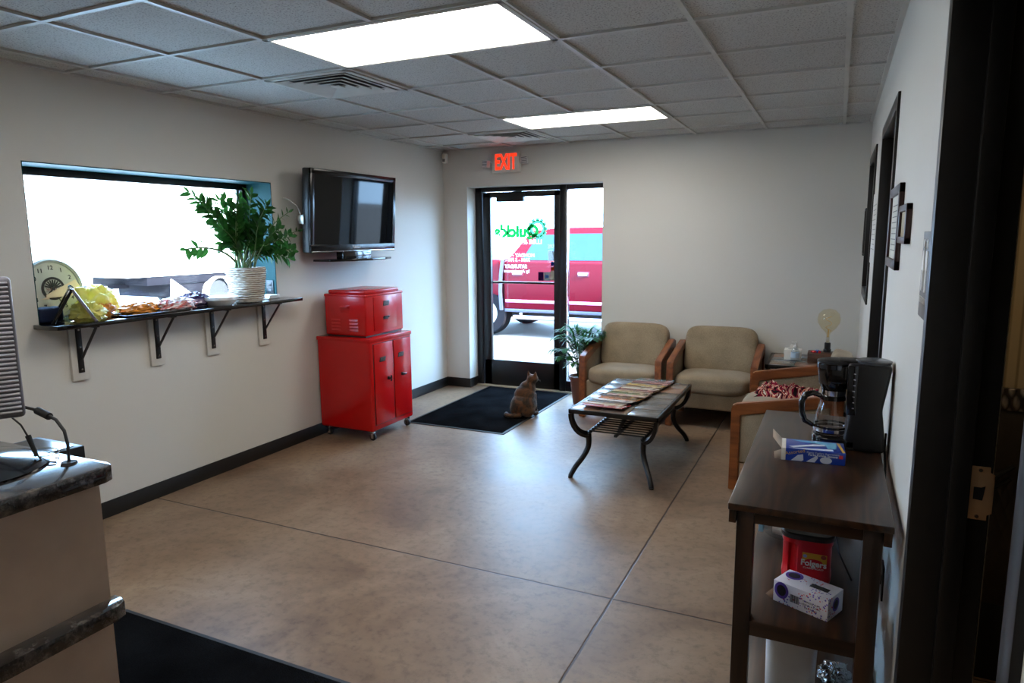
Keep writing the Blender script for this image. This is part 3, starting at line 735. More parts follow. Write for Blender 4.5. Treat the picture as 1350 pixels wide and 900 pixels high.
on_face(text('emblem_word', 'SERVICE', 0.022, plain('dark_red_ink', (120, 40, 30), 0.6), ck, (0, 0, 0), (0, 0, 0), 0.0005), 0, -.004)
hn = MB(); hn.box(-.0035, .0035, -.015, .062, 0, .0015, M=Rz(2.3)); hn.box(-.002, .002, -.02, .092, .002, .0035, M=Rz(-2.8)); hn.lathe([(0, .005), (.006, .005), (.006, 0)], n=16)
on_face(hn.build('hand', M_INK, ck), 0, 0, .006)
lit_patch = MB(); lit_patch.prism([(-.085, -.058), (-.052, -.048), (-.05, -.034), (.13, .045), (.158, -.008), (.09, -.048), (-.03, -.052), (-.04, -.06)], 0.0015)  # patch of sunlight on the dial, modelled as a thin cream shape
on_face(lit_patch.build('sun_patch', plain('cream_sunlight', (236, 214, 180), 0.6), ck, label='cream arrow shaped sun patch modelled as a thin sheet over the dial'), 0, 0, .009)
nv = MB(); nv.box(-.045, .045, -.06, .075, 0, .085, 0.02, 4)
nv.build('cloth_pouch', plain('navy_cloth', (22, 34, 66), 0.75, var=0.3, bump=0.4), loc=(-3.935, 2.335, ZS), label='small navy blue pouch in front of the clock', cat='pouch') 
# spiral bound easel display
ea = thing('easel_display', 'open spiral bound tabletop display with chrome edges beside the clock', 'display stand', (-3.80, 2.40, ZS), math.radians(-30))
for s, nm, m in ((-1, 'left_leaf', M_BLKPL), (1, 'right_leaf', M_CHROME)):
    A = T(0, 0, .186) @ Rx(s * math.radians(29))
    f = MB()
    for x0, x1, a, b2 in ((-.09, -.078, -.21, 0), (.078, .09, -.21, 0)): f.box(x0, x1, -.008, .008, a, b2, 0.002, M=A)
    f.box(-.09, .09, -.008, .008, -.21, -.198, 0.002, M=A).box(-.09, .09, -.008, .008, -.012, 0, 0.002, M=A)
    f = f.build('leaf_frame', m, ea)
    MB().box(-.078, .078, -.002, .002, -.198, -.012, M=A).build('leaf_sheet', plain('clear_sleeve_grey', (150, 154, 150), 0.2) if s > 0 else M_DARKGLASS, f)
sp = MB()
for k in range(8): sp.tube([(-.07 + k * .02, .010 * math.cos(a), .19 + .010 * math.sin(a)) for a in [2 * PI * q / 10 for q in range(10)]], 0.0018, n=5, closed=True)
sp.build('spiral_binding', M_CHROME, ea)

def crumple(name, mats, parent, c, r, seed, amp=0.35, n=28, label=None, cat=None, flat=0.0, group=None, rough=3.0, wrinkle=0.0):
    """a soft bag: sphere pushed in and out by noise, flattened onto z=0"""
    t = bmesh.new(); bmesh.ops.create_uvsphere(t, u_segments=n * 2, v_segments=n, radius=1)
    for v in t.verts:
        p = v.co.copy(); q = p * rough + Vector((seed * 7.1, seed * 3.3, seed))
        k = 1 + amp * noise.noise(q) + wrinkle * abs(noise.noise(q * 3.2))
        p *= k; zz = max(p.z, -0.72 + flat)
        v.co = Vector((p.x * r[0], p.y * r[1], (zz + 0.72 - flat) * r[2] / 1.6))
    m = MB(); m._merge(t); return m.build(name, mats, parent, loc=c, label=label, cat=cat, angle=50, group=group)
M_YEL = NT('thin_yellow_plastic').set(0.35); M_YEL.p.inputs['Base Color'].default_value = srgb(226, 216, 120)
_t = M_YEL.add('ShaderNodeBsdfTranslucent'); _t.inputs[0].default_value = srgb(232, 222, 120)
_n = M_YEL.add('ShaderNodeTexNoise', i_Scale=26.0); M_YEL.l(M_YEL.coords(), _n.inputs['Vector']); M_YEL.bump(_n.outputs['Fac'], 0.8, 0.01)
_x = M_YEL.add('ShaderNodeMixShader'); _x.inputs[0].default_value = 0.3; M_YEL.l(M_YEL.p.outputs[0], _x.inputs[1]); M_YEL.l(_t.outputs[0], _x.inputs[2]); M_YEL.l(_x.outputs[0], M_YEL.out.inputs[0]); M_YEL = M_YEL.m
crumple('shopping_bag', M_YEL, None, (-3.94, 2.635, ZS), (.075, .115, .165), 3, 0.42, label='crumpled yellow plastic shopping bag on the window shelf', cat='bag', wrinkle=0.22, rough=2.2)
crumple('shopping_bag', M_YEL, None, (-3.79, 2.475, ZS), (.07, .075, .09), 9, 0.5, label='low fold of yellow plastic bag under the tabletop display', cat='bag', wrinkle=0.4)
M_ORG = plain('orange_pastry_wrap', (206, 128, 42), 0.18, var=0.35, scale=20, coat=0.4)
tr = thing('serving_tray', 'thin black tray lying at the front of the window shelf', 'tray', (-3.775, 2.86, ZS))
t_ = MB(); t_.box(-.078, .078, -.215, .215, 0.0, 0.005, 0.002)
for x0, x1, y0, y1 in ((-.08, -.07, -.22, .22), (.07, .08, -.22, .22), (-.08, .08, -.22, -.21), (-.08, .08, .21, .22)): t_.box(x0, x1, y0, y1, 0, 0.014, 0.002)
t_.build('tray_body', M_BLKPL, tr)
crumple('snack_pack', M_ORG, None, (-3.80, 2.80, ZS + .0055), (.055, .115, .062), 5, 0.25, label='orange wrapped pastry pack resting on the black tray', cat='food', wrinkle=0.25)
crumple('snack_pack', M_ORG, None, (-3.885, 2.615, ZS), (.05, .075, .085), 6, 0.3, label='orange snack pack tucked into the yellow bag', cat='food', wrinkle=0.25)
def stripe(name, cols, axis, scale):
    n = NT(name).set(0.22, coat=0.3)
    v = n.add('ShaderNodeTexNoise', i_Scale=scale, i_Detail=2.0, i_Distortion=1.2)
    sc_ = [1.0, 1.0, 1.0]; sc_[axis] = 0.25; n.l(n.coords(tuple(sc_)), v.inputs['Vector'])
    k = len(cols); rp = n.ramp(v.outputs['Fac'], [(0.3 + 0.4 * i / (k - 1), srgb(*c)) for i, c in enumerate(cols)])
    n.l(rp, n.p.inputs['Base Color']); b = n.add('ShaderNodeTexNoise', i_Scale=40.0); n.l(n.coords(), b.inputs['Vector']); n.bump(b.outputs['Fac'], 0.7, 0.006); return n.m
bb = thing('bun_bag', 'clear bag of buns with red and white print on the window shelf', 'food', (-3.79, 3.045, ZS))
crumple('bag_body', stripe('red_white_bag', [(230, 228, 235), (222, 214, 220), (196, 60, 44), (236, 234, 238), (190, 120, 60)], 1, 14.0), bb, (0, 0, 0), (.07, .125, .075), 12, 0.25, wrinkle=0.3)
pb = crumple('bread_bag', stripe('purple_bag', [(60, 40, 90), (40, 36, 80), (140, 130, 160), (70, 44, 90), (48, 60, 110)], 1, 16.0), None, (-3.86, 3.245, ZS), (.06, .12, .085), 14, 0.25, label='purple wrapped loaf between the bun bag and the white bowl', cat='food', wrinkle=0.3)
bw = thing('bowl_stack', 'stack of shallow white foam bowls on the window shelf', 'bowl', (-3.80, 3.405, ZS))
for k in range(4):
    MB().lathe([(0, .002), (.078, .002), (.088, .010), (.112, .040), (.120, .042), (.119, .045), (.110, .044), (.084, .014), (.075, .006), (0, .006)], T(0, 0, k * .005), 40).build('foam_bowl', M_WHITE, bw)
pp = thing('napkin_stack', 'small stack of white napkins beside the outlet at the right end of the shelf', 'napkins', (-3.90, 3.96, ZS))
for k in range(3): MB().box(-.06, .06, -.055, .055, k * .009, k * .009 + .0075, 0.003, M=Rz(.05 * (k - 1))).build('napkin', M_PAPER, pp)

# ------------------------------------------------------------------ foliage helper
def leaflet(mb, base, d, up, L, Wd, fold=0.25, curl=0.0, n=4):
    base = Vector(base); d = Vector(d).normalized(); up = Vector(up); s = d.cross(up)
    if s.length < 1e-4: s = d.cross(Vector((1, 0, 0)))
    s.normalize(); nn = s.cross(d).normalized(); vs, fs = [], []
    for i in range(n + 1):
        t = i / n; w = Wd * math.sin(PI * (t ** 0.75) * 0.98 + 0.02) * 0.5 if 0 < i < n else Wd * (0.06 if i == 0 else 0.01)
        c = base + d * (L * t) - nn * (curl * L * t * t)
        vs += [c - s * w + nn * (w * fold), c, c + s * w + nn * (w * fold)]
    for i in range(n):
        a = 3 * i; fs += [(a, a + 1, a + 4, a + 3), (a + 1, a + 2, a + 5, a + 4)]
    mb.poly([tuple(v) for v in vs], fs)
def bez(p0, p1, p2, n): return [p0 * (1 - t) ** 2 + p1 * 2 * t * (1 - t) + p2 * t * t for t in [i / n for i in range(n + 1)]]

# ZZ plant in a woven basket
zz = thing('potted_plant', 'leafy green plant in a white woven basket on the window shelf', 'plant', (-3.815, 3.665, ZS))
def weave(name, a, b):
    n = NT(name).set(0.75)
    co = n.coords((1, 1, 1)); w_ = n.add('ShaderNodeTexWave', i_Scale=22.0, i_Distortion=3.0); w_.bands_direction = 'Z'; n.l(co, w_.inputs['Vector'])
    ns = n.add('ShaderNodeTexNoise', i_Scale=34.0, i_Detail=3.0); n.l(co, ns.inputs['Vector'])
    m = n.add('ShaderNodeMath', operation='MULTIPLY'); n.l(w_.outputs['Fac'], m.inputs[0]); n.l(ns.outputs['Fac'], m.inputs[1])
    n.l(n.ramp(m.outputs[0], [(0.05, srgb(*a)), (0.22, srgb(*b))]), n.p.inputs['Base Color']); n.bump(m.outputs[0], 0.8, 0.01); return n.m
M_BASKET = weave('white_wicker', (132, 112, 92), (206, 198, 186))
MB().lathe([(0, 0), (.098, 0), (.104, .01), (.122, .12), (.130, .225), (.134, .235), (.134, .245), (.126, .247), (.120, .235), (.10, .05), (0, .05)], n=48).build('basket', M_BASKET, zz)
wv = MB()
for k in range(13):
    zc = .012 + k * .0178; rr_ = .1035 + (.129 - .1035) * (k / 12)
    wv.tube([((rr_ + .003 + .0035 * math.sin(14 * a + (k % 2) * PI)) * math.cos(a), (rr_ + .003 + .0035 * math.sin(14 * a + (k % 2) * PI)) * math.sin(a), zc) for a in [2 * PI * q / 84 for q in range(84)]], .0068, n=5, closed=True)
wv.build('woven_strands', M_BASKET, zz)
MB().lathe([(0, .222), (.121, .222)], n=32).build('soil', plain('dark_soil', (40, 30, 22), 0.95, bump=0.8), zz)
stems, leaves = MB(), MB(); rnd = random.Random(4)
tips = [(-.12, 3.34, 1.955), (-.10, 3.40, 1.90), (.02, 3.16, 1.585), (-.09, 3.55, 1.91), (-.14, 3.66, 1.93), (-.05, 3.70, 1.93), (-.02, 3.78, 1.965), (-.10, 3.84, 1.93), (.02, 3.90, 1.85), (-.04, 3.86, 1.78),
        (.06, 4.06, 1.84), (.10, 4.10, 1.70), (.06, 4.08, 1.555), (.02, 3.60, 1.86), (.05, 3.85, 1.88), (-.03, 3.73, 1.70), (.08, 4.02, 1.50), (-.02, 3.50, 1.72), (-.06, 3.53, 1.62), (.05, 3.97, 1.72), (.09, 4.04, 1.66), (-.16, 3.75, 1.80), (.0, 3.62, 1.80), (-.08, 3.42, 1.86), (.06, 3.75, 1.74), (-.12, 3.95, 1.76)]
for k, (dx, ty, tz) in enumerate(tips):
    a = rnd.uniform(0, 2 * PI); rb = rnd.uniform(.01, .07)
    p0 = Vector((rb * math.cos(a), rb * math.sin(a), .225)); tip = Vector((max(dx, -.2), ty - 3.665, tz - ZS))
    mid = p0.lerp(tip, 0.5) + Vector((0, -(tip.y - p0.y) * 0.22, .07 + (0.05 if tz < 1.65 else 0)))
    P = bez(p0, mid, tip, 12); stems.tube(P, [(.010 if k == 2 else .0065) * (1 - (.035 if k == 2 else .055) * i) for i in range(13)], n=6)
    thin = k in (10, 11); drop = k in (2,)
    nl = 17 if not drop else 7
    start = .30 if not drop else .70
    for i in range(nl):
        t = start + (1 - start) * (i + .5) / nl; q = t * 12; j = min(int(q), 11); pt = P[j].lerp(P[j + 1], q - j); d = (P[j + 1] - P[j]).normalized()
        side = d.cross(Vector((1, 0, .15))).normalized() * (1 if i % 2 else -1)
        side = (side + Vector((rnd.uniform(-.5, .5), rnd.uniform(-.2, .2), rnd.uniform(-.1, .3)))).normalized()
        L = (.055 if thin else .092) * rnd.uniform(.75, 1.1); wd = (.013 if thin else .044) * rnd.uniform(.85, 1.1)
        leaflet(leaves, pt, d * .55 + side * .8, Vector((rnd.uniform(.3, 1), rnd.uniform(-.3, .3), .7)), L, wd, 0.2, 0.15)
    leaflet(leaves, P[-1], P[-1] - P[-2], (1, 0, .4), .06, .018 if thin else .03)
stems.build('stems', M_STEM, zz); leaves.build('foliage', M_ZZ, zz, angle=60)

# palm in a terracotta pot behind the left armchair
pm = thing('potted_palm', 'small green palm in a brown pot by the glass side light', 'plant', (-2.222, 6.33, 0))
MB().lathe([(0, 0), (.078, 0), (.082, .01), (.112, .25), (.122, .25), (.124, .285), (.116, .287), (.108, .262), (.09, .24), (0, .24)], n=36).build('pot', plain('brown_terracotta', (110, 66, 48), 0.6, var=0.15), pm)
MB().lathe([(0, .262), (.109, .262)], n=24).build('soil', plain('potting_soil', (38, 28, 20), 0.95, bump=0.8), pm)
stems, leaves = MB(), MB(); rnd = random.Random(11)
for k in range(34):
    a = 2 * PI * k / 34 + rnd.uniform(-.25, .25); el = rnd.uniform(.35, 1.35)
    L = rnd.uniform(.30, .50); p0 = Vector((.03 * math.cos(a), .03 * math.sin(a), .25 + rnd.uniform(0, .02)))
    rad = L * math.cos(el) * .95; tip = Vector((rad * math.cos(a), rad * math.sin(a), .30 + L * math.sin(el)))
    tip.y = max(-.25, min(.10, tip.y)); tip.x = max(-.24, tip.x)
    if tip.x > .02: tip.z = max(tip.z, .68 + .05 * rnd.random()); tip.x = min(tip.x, .20)
    mid = Vector((tip.x * .30, tip.y * .30, tip.z + .03)); P = bez(p0, mid, tip, 10)
    stems.tube(P, [.0038 * (1 - .07 * i) for i in range(11)], n=5)
    for i in range(13):
        t = .34 + .66 * i / 12; q = min(t * 10, 9.999); j = int(q); pt = P[j].lerp(P[j + 1], q - j); d = (P[j + 1] - P[j]).normalized()
        s = d.cross(Vector((0, 0, 1))).normalized()
        for sg in (-1, 1):
            dd = (d * .8 + s * sg * .75 + Vector((0, 0, rnd.uniform(-.25, .15)))).normalized(); Lf = .115 * (1 - .35 * abs(t - .65)) * rnd.uniform(.85, 1.1)
            if (pt + dd * Lf).y > .17: dd.y *= -.3
            if pt.x > .05 and (pt + dd * Lf).z < .62: dd.z = abs(dd.z) + .3
            leaflet(leaves, pt, dd, (0, 0, 1), Lf, .018, 0.1, 0.3, n=3)
stems.build('stems', M_STEM, pm); leaves.build('fronds', M_PALM, pm, angle=60)

# ------------------------------------------------------------------ armchairs
def ring_prism(mb, outer, inner, th, M):
    n = len(outer); vs = []
    for z in (0, th):
        vs += [(p[0], p[1], z) for p in outer] + [(p[0], p[1], z) for p in inner]
    fs = []
    for i in range(n):
        j = (i + 1) % n
        fs += [(i, j, n + j, n + i)[::-1], (2 * n + i, 2 * n + j, 3 * n + j, 3 * n + i), (i, j, 2 * n + j, 2 * n + i), (n + i, n + j, 3 * n + j, 3 * n + i)[::-1]]
    t = bmesh.new(); V = [t.verts.new(v) for v in vs]
    for f in fs: t.faces.new([V[i] for i in f])
    bmesh.ops.recalc_face_normals(t, faces=t.faces)
    bmesh.ops.bevel(t, geom=[e for e in t.edges if e.calc_face_angle(0) > 0.9], offset=0.004, segments=2, affect='EDGES')
    return mb._merge(t, M)
def cushion(mb, x0, x1, y0, y1, z0, z1, p=5.0, n=20, M=None, bulge=0.0):
    """superellipsoid pad"""
    t = bmesh.new(); bmesh.ops.create_cube(t, size=2); bmesh.ops.subdivide_edges(t, edges=list(t.edges), cuts=n, use_grid_fill=True)
    c = Vector(((x0 + x1) / 2, (y0 + y1) / 2, (z0 + z1) / 2)); h = Vector(((x1 - x0) / 2, (y1 - y0) / 2, (z1 - z0) / 2))
    for v in t.verts:
        q = v.co; k = (abs(q.x) ** p + abs(q.y) ** p + abs(q.z) ** p) ** (1 / p); q = q / k
        b = 1 + bulge * (1 - q.x * q.x) * (1 - q.y * q.y)
        v.co = Vector((c.x + q.x * h.x, c.y + q.y * h.y, c.z + q.z * h.z * b))
    return mb._merge(t, M)
def armchair(label, loc, rz, W=0.755, D=0.66, name='armchair', cat='armchair', group='oak framed waiting room armchairs', hr=.685):
    """front faces local -y; origin on the floor at the middle"""
    o = thing(name, label, cat, loc, rz, group)
    fw, rw_ = -D / 2, D / 2; th = .058; hf = .575
    outer = [(fw, 0), (fw, hf - .035), (fw + .008, hf - .012), (fw + .03, hf), (rw_ - .13, hr), (rw_ - .10, hr), (rw_ - .07, hr - .02), (rw_ - .055, 0)]
    inner = [(fw + .058, 0), (fw + .058, hf - .085), (fw + .06, hf - .075), (fw + .07, hf - .068), (rw_ - .15, hr - .075), (rw_ - .145, hr - .075), (rw_ - .14, hr - .08), (rw_ - .115, 0)]
    for s in (-1, 1):
        x = -W / 2 if s < 0 else W / 2 - th
        a = MB()
        # open bottomed frame: drop the floor edge by building the ring from post foot to post foot
        n = len(outer); vs = [(p[0], p[1], z) for z in (0, th) for p in outer + inner]
        t = bmesh.new(); V = [t.verts.new(v) for v in vs]; fs = []
        for i in range(n - 1):
            j = i + 1
            fs += [(i, j, n + j, n + i), (2 * n + i, 2 * n + j, 3 * n + j, 3 * n + i), (i, j, 2 * n + j, 2 * n + i), (n + i, n + j, 3 * n + j, 3 * n + i)]
        fs += [(0, n, 3 * n, 2 * n), (n - 1, 2 * n - 1, 4 * n - 1, 3 * n - 1)]
        for f in fs: t.faces.new([V[i] for i in f])
        bmesh.ops.recalc_face_normals(t, faces=t.faces)
        bmesh.ops.bevel(t, geom=[e for e in t.edges if e.is_manifold and e.calc_face_angle(0) > 0.9], offset=0.005, segments=2, affect='EDGES')
        a._merge(t, TYZ(x)); a.build('arm_frame', M_OAK, o)
        pn = MB(); pn.prism([(fw + .05, .19), (fw + .05, hf - .075), (fw + .08, hf - .06), (rw_ - .15, hr - .065), (rw_ - .12, .19)], .03, TYZ(x + .014), b=.006)
        pn.build('side_panel', M_TWEED, o)
    wi = W / 2 - th + .004
    b = MB(); b.box(-wi, wi, fw + .035, rw_ - .10, .165, .335, 0.02, 3); b.build('seat_base', M_TWEED, o)
    s_ = MB(); cushion(s_, -wi, wi, fw - .035, rw_ - .16, .285, .455, 4.2, bulge=.06, M=T(0, 0, 0) @ Rx(math.radians(-2))); s_.build('seat_cushion', M_TWEED, o)
    k = MB(); cushion(k, -wi + .004, wi - .004, -.075, .075, -.225, .225, 5.5, M=T(0, rw_ - .125, .60) @ Rx(math.radians(-14)), bulge=0.0); k.build('back_cushion', M_TWEED, o)
    return o
armchair('tan armchair with honey oak arms beside the glass side light and palm', (-1.71, 6.205, 0), 0.0)
armchair('tan armchair with honey oak arms between the other armchair and the corner table', (-.915, 6.21, 0), 0.0, W=.75)
armchair('oak framed loveseat against the right wall holding the patterned throw', (-.205, 5.115, 0), -R90, W=1.21, D=.72, name='loveseat', cat='sofa', group=None, hr=.675)

# patterned cloth on the side chair
def cloth():
    bm = bmesh.new(); nx, ny = 70, 54; V = []
    for i in range(nx + 1):
        for j in range(ny + 1):
            u, v = i / nx - .5, j / ny - .5
            h = .045 + .05 * noise.noise(Vector((u * 7, v * 6, 3))) + .035 * abs(noise.noise(Vector((u * 15, v * 13, 8)))) + .02 * noise.noise(Vector((u * 30, v * 26, 1)))
            e = max(abs(u), abs(v)) * 2; h *= max(0, 1 - e ** 6) * (1.25 - .9 * (u + .5) * .5); h = max(h, .004)
            V.append(bm.verts.new((u * .46 + .03 * noise.noise(Vector((u * 5, v * 5, 20))), v * .34 + .04 * noise.noise(Vector((u * 5, v * 5, 30))), h)))
    for i in range(nx):
        for j in range(ny):
            a = i * (ny + 1) + j; bm.faces.new((V[a], V[a + ny + 1], V[a + ny + 2], V[a + 1]))
    m = MB(); m._merge(bm)
    n = NT('burgundy_patterned_knit').set(0.9, spec=0.1)
    co = n.coords((1, 1, 1)); d = n.add('ShaderNodeTexNoise', i_Scale=9.0, i_Detail=1.0, i_Distortion=1.8); n.l(co, d.inputs['Vector'])
    w_ = n.add('ShaderNodeTexWave', i_Scale=4.5, i_Distortion=9.0, i_Detail=1.0); w_.inputs['Detail Scale'].default_value = 2.5; n.l(co, w_.inputs['Vector'])
    mm = n.add('ShaderNodeMath', operation='MULTIPLY_ADD'); mm.inputs[1].default_value = .55; n.l(w_.outputs['Fac'], mm.inputs[0])
    m2 = n.add('ShaderNodeMath', operation='MULTIPLY'); m2.inputs[1].default_value = .5; n.l(d.outputs['Fac'], m2.inputs[0]); n.l(m2.outputs[0], mm.inputs[2])
    r = n.ramp(mm.outputs[0], [(0.20, srgb(26, 18, 20)), (0.30, srgb(120, 18, 44)), (0.48, srgb(132, 24, 50)), (0.56, srgb(214, 190, 168)), (0.64, srgb(206, 120, 96)), (0.72, srgb(90, 12, 32)), (0.80, srgb(220, 206, 190))])
    r.node.color_ramp.interpolation = 'CONSTANT'
    n.l(r, n.p.inputs['Base Color'])
    return m.build('knitted_throw', n.m, loc=(-.27, 5.44, .452), angle=80, label='crumpled burgundy and cream patterned throw on the loveseat by the right wall', cat='throw')
cloth()

# ------------------------------------------------------------------ coffee table
ct = thing('coffee_table', 'low slate topped coffee table with curved dark iron legs and slatted rack', 'coffee table', (-1.305, 4.90, 0))
hx, hy, tz = .311, .562, .475
f = MB()
for x0, x1, y0, y1 in ((-hx, hx, -hy, -hy + .014), (-hx, hx, hy - .014, hy), (-hx, -hx + .014, -hy, hy), (hx - .014, hx, -hy, hy)): f.box(x0, x1, y0, y1, tz - .03, tz, 0.003)
f.box(-hx + .02, hx - .02, -hy + .02, hy - .02, tz - .022, tz - .012)
f.build('top_frame', M_IRON, ct)
rnd = random.Random(5); nxr, nyr = 3, 6
for i in range(nxr):
    for j in range(nyr):
        x0 = -hx + .014 + (2 * hx - .028) * i / nxr; x1 = -hx + .014 + (2 * hx - .028) * (i + 1) / nxr
        y0 = -hy + .014 + (2 * hy - .028) * j / nyr; y1 = -hy + .014 + (2 * hy - .028) * (j + 1) / nyr
        MB().box(x0 + .002, x1 - .002, y0 + .002, y1 - .002, tz - .014, tz + .001 + rnd.uniform(0, .0015), 0.0025).build('slate_tile', rnd.choice([M_SLATE, M_SLATE, M_SLATE2, M_SLATE3]), ct)
KX, KY, KZ = .195, .475, .285
for sx in (-1, 1):
    for sy in (-1, 1):
        pts = []
        for k in range(9):      # quarter sweep from the corner down to the knee
            a = R90 * k / 8; pts.append((sx * (hx - .015 - (hx - .015 - KX) * (1 - math.cos(a))), sy * (hy - .015 - (hy - .015 - KY) * (1 - math.cos(a))), tz - .03 - (tz - .03 - KZ) * math.sin(a)))
        a_ = MB(); a_.tube(pts, .016, flat=(.042, .026)); a_.build('corner_brace', M_IRON, ct)
        lp = [(KX, KY, KZ + .01), (KX - .004, KY - .004, KZ - .05), (KX + .002, KY + .004, KZ - .10), (KX + .028, KY + .035, KZ - .16), (KX + .062, KY + .08, KZ - .215), (KX + .082, KY + .108, KZ - .26), (KX + .088, KY + .117, .006)]
        lp = [Vector((sx * x, sy * y, z)) for x, y, z in lp]
        sm = [];
        for q in range(len(lp) - 1):
            for u in (0, .34, .67):
                p0, p1, p2, p3 = lp[max(q - 1, 0)], lp[q], lp[q + 1], lp[min(q + 2, len(lp) - 1)]
                sm.append(0.5 * ((2 * p1) + (p2 - p0) * u + (2 * p0 - 5 * p1 + 4 * p2 - p3) * u * u + (3 * p1 - p0 - 3 * p2 + p3) * u ** 3))
        sm.append(lp[-1])
        l = MB(); l.tube(sm, [.021 - .005 * (i / len(sm)) for i in range(len(sm))], n=10); l.lathe([(0, 0), (.016, 0), (.016, .007), (0, .007)], T(lp[-1].x, lp[-1].y, 0), 14)
        l.build('leg', M_IRON, ct)
rk = MB()
for x in (-KX, 0, KX): rk.box(x - .011, x + .011, -KY - .005, KY + .005, KZ + .0, KZ + .018, 0.003)
rk.build('rack_rail', M_IRON, ct)
sl = MB(); ns = 17
for k in range(ns):
    y = -KY + .02 + (2 * KY - .04) * k / (ns - 1); sl.cyl((-KX, y, KZ + .022), (KX, y, KZ + .022), .0055, n=8)
sl.build('rack_slats', M_IRON, ct)
# magazines fanned along the table
cov = [('red', (176, 44, 50)), ('cream', (214, 202, 180)), ('navy', (36, 42, 70)), ('white', (220, 218, 214)), ('orange', (206, 120, 60)), ('black', (34, 30, 32)), ('pale pink', (214, 170, 164)), ('green', (96, 130, 80)),
       ('tan', (190, 160, 124)), ('maroon', (110, 32, 44)), ('ivory', (224, 216, 200)), ('brown', (112, 78, 56)), ('yellow', (214, 180, 84)), ('charcoal', (60, 56, 60)), ('rose', (196, 110, 120)), ('teal', (70, 116, 124))]
ordn = ['nearest the viewer', 'second from the near end', 'third from the near end', 'fourth from the near end', 'fifth from the near end', 'sixth from the near end', 'seventh from the near end', 'eighth from the near end',
        'eighth from the far end', 'seventh from the far end', 'sixth from the far end', 'fifth from the far end', 'fourth from the far end', 'third from the far end', 'second from the far end', 'at the far end']
rnd = random.Random(8); M_PAGES = plain('magazine_pages', (226, 212, 200), 0.8, var=0.12, scale=60)
for k, (nm, rgb) in enumerate(cov):
    y = 4.375 + k * .0625; L, Wd, th = .205, .285, rnd.uniform(.0038, .0050)
    tilt = math.radians(-6.6)
    mg = thing('magazine', '%s magazine in the fanned row on the slate table, %s' % (nm, ordn[k]), 'magazine', (-1.405 + rnd.uniform(-.02, .02) + .010 * k, y + L / 2, tz + .0178), rnd.uniform(-.05, .05), 'magazines fanned along the coffee table')
    mg.rotation_euler = (tilt, 0, mg.rotation_euler[2])
    MB().box(-Wd / 2 + .002, Wd / 2 - .002, -L / 2 + .002, L / 2 - .002, -th / 2, th / 2, 0.001).build('pages', M_PAGES, mg)
    n = NT('magazine_cover_' + nm.replace(' ', '_')).set(0.25, coat=0.3)
    v = n.add('ShaderNodeTexNoise', i_Scale=13.0, i_Detail=2.0); n.l(n.coords((1, 1, 1)), v.inputs['Vector'])
    c2 = cov[(k * 5 + 3) % 16][1]
    n.l(n.ramp(v.outputs['Fac'], [(0.42, srgb(*rgb)), (0.56, srgb(*rgb)), (0.62, srgb(*c2)), (0.75, srgb(230, 224, 214))]), n.p.inputs['Base Color'])
    c = MB(); c.box(-Wd / 2, Wd / 2, -L / 2, L / 2, th / 2, th / 2 + .0008).box(-Wd / 2, Wd / 2, -L / 2, L / 2, -th / 2 - .0008, -th / 2).box(Wd / 2 - .0006, Wd / 2, -L / 2, L / 2, -th / 2, th / 2)
    c.build('cover', n.m, mg)

# ------------------------------------------------------------------ floor mats
mt = MB(); mt.box(-3.395, -2.46, 5.05, 6.68, 0, .007, 0.003); dm = thing('door_mat', 'dark ribbed entrance mat in front of the glass door', 'mat', (-2.93, 5.87, 0))
MB().box(-.50, .47, -.82, .82, 0, .006, 0.002).build('mat_border', M_RUBBER, dm)
MB().box(-.475, .445, -.795, .795, .004, .010, 0.002).build('mat_pile', M_RUG, dm)
dm.rotation_euler = (0, 0, 0.0)
d2_ = thing('floor_mat', 'black carpet mat beside the reception counter, cut by the lower edge', 'mat', (-1.95, 1.25, 0))
MB().box(-.86, .60, -.70, .625, 0, .006, 0.002).build('mat_border', M_RUBBER, d2_)
MB().box(-.84, .58, -.68, .605, .004, .010, 0.002).build('mat_pile', M_RUG, d2_)

# ------------------------------------------------------------------ cat
M_FUR = NT('tabby_fur').set(0.85, spec=0.15)
_c = M_FUR.coords(); _v = M_FUR.add('ShaderNodeTexNoise', i_Scale=9.0, i_Detail=4.0, i_Distortion=1.0); M_FUR.l(_c, _v.inputs['Vector'])
M_FUR.l(M_FUR.ramp(_v.outputs['Fac'], [(0.30, srgb(34, 29, 26)), (0.46, srgb(54, 43, 35)), (0.56, srgb(92, 60, 38)), (0.68, srgb(62, 51, 43)), (0.8, srgb(104, 92, 80))]), M_FUR.p.inputs['Base Color'])
_f = M_FUR.add('ShaderNodeTexNoise', i_Scale=160.0, i_Detail=3.0); M_FUR.l(_c, _f.inputs['Vector']); M_FUR.bump(_f.outputs['Fac'], 0.9, 0.006)
M_FUR.p.inputs['Sheen Weight'].default_value = 0.25; M_FUR.p.inputs['Sheen Roughness'].default_value = 0.4
M_FUR = M_FUR.m
cat = thing('cat', 'tabby cat sitting on the entrance mat with its back to the room', 'cat', (-2.545, 5.64, .010), 0.0)
b = MB()
E_ = lambda c, r, M=None: b.ell(c, r, 24, M)
E_((0, .02, .108), (.120, .135, .108)); E_((-.03, -.03, .075), (.082, .085, .078)); E_((.055, -.01, .07), (.062, .095, .072))   # belly and haunches
E_((.0, .045, .185), (.100, .100, .100), Rx(.15)); E_((.015, .070, .245), (.080, .075, .075)); E_((.035, .085, .290), (.052, .050, .050))   # back, shoulders, neck
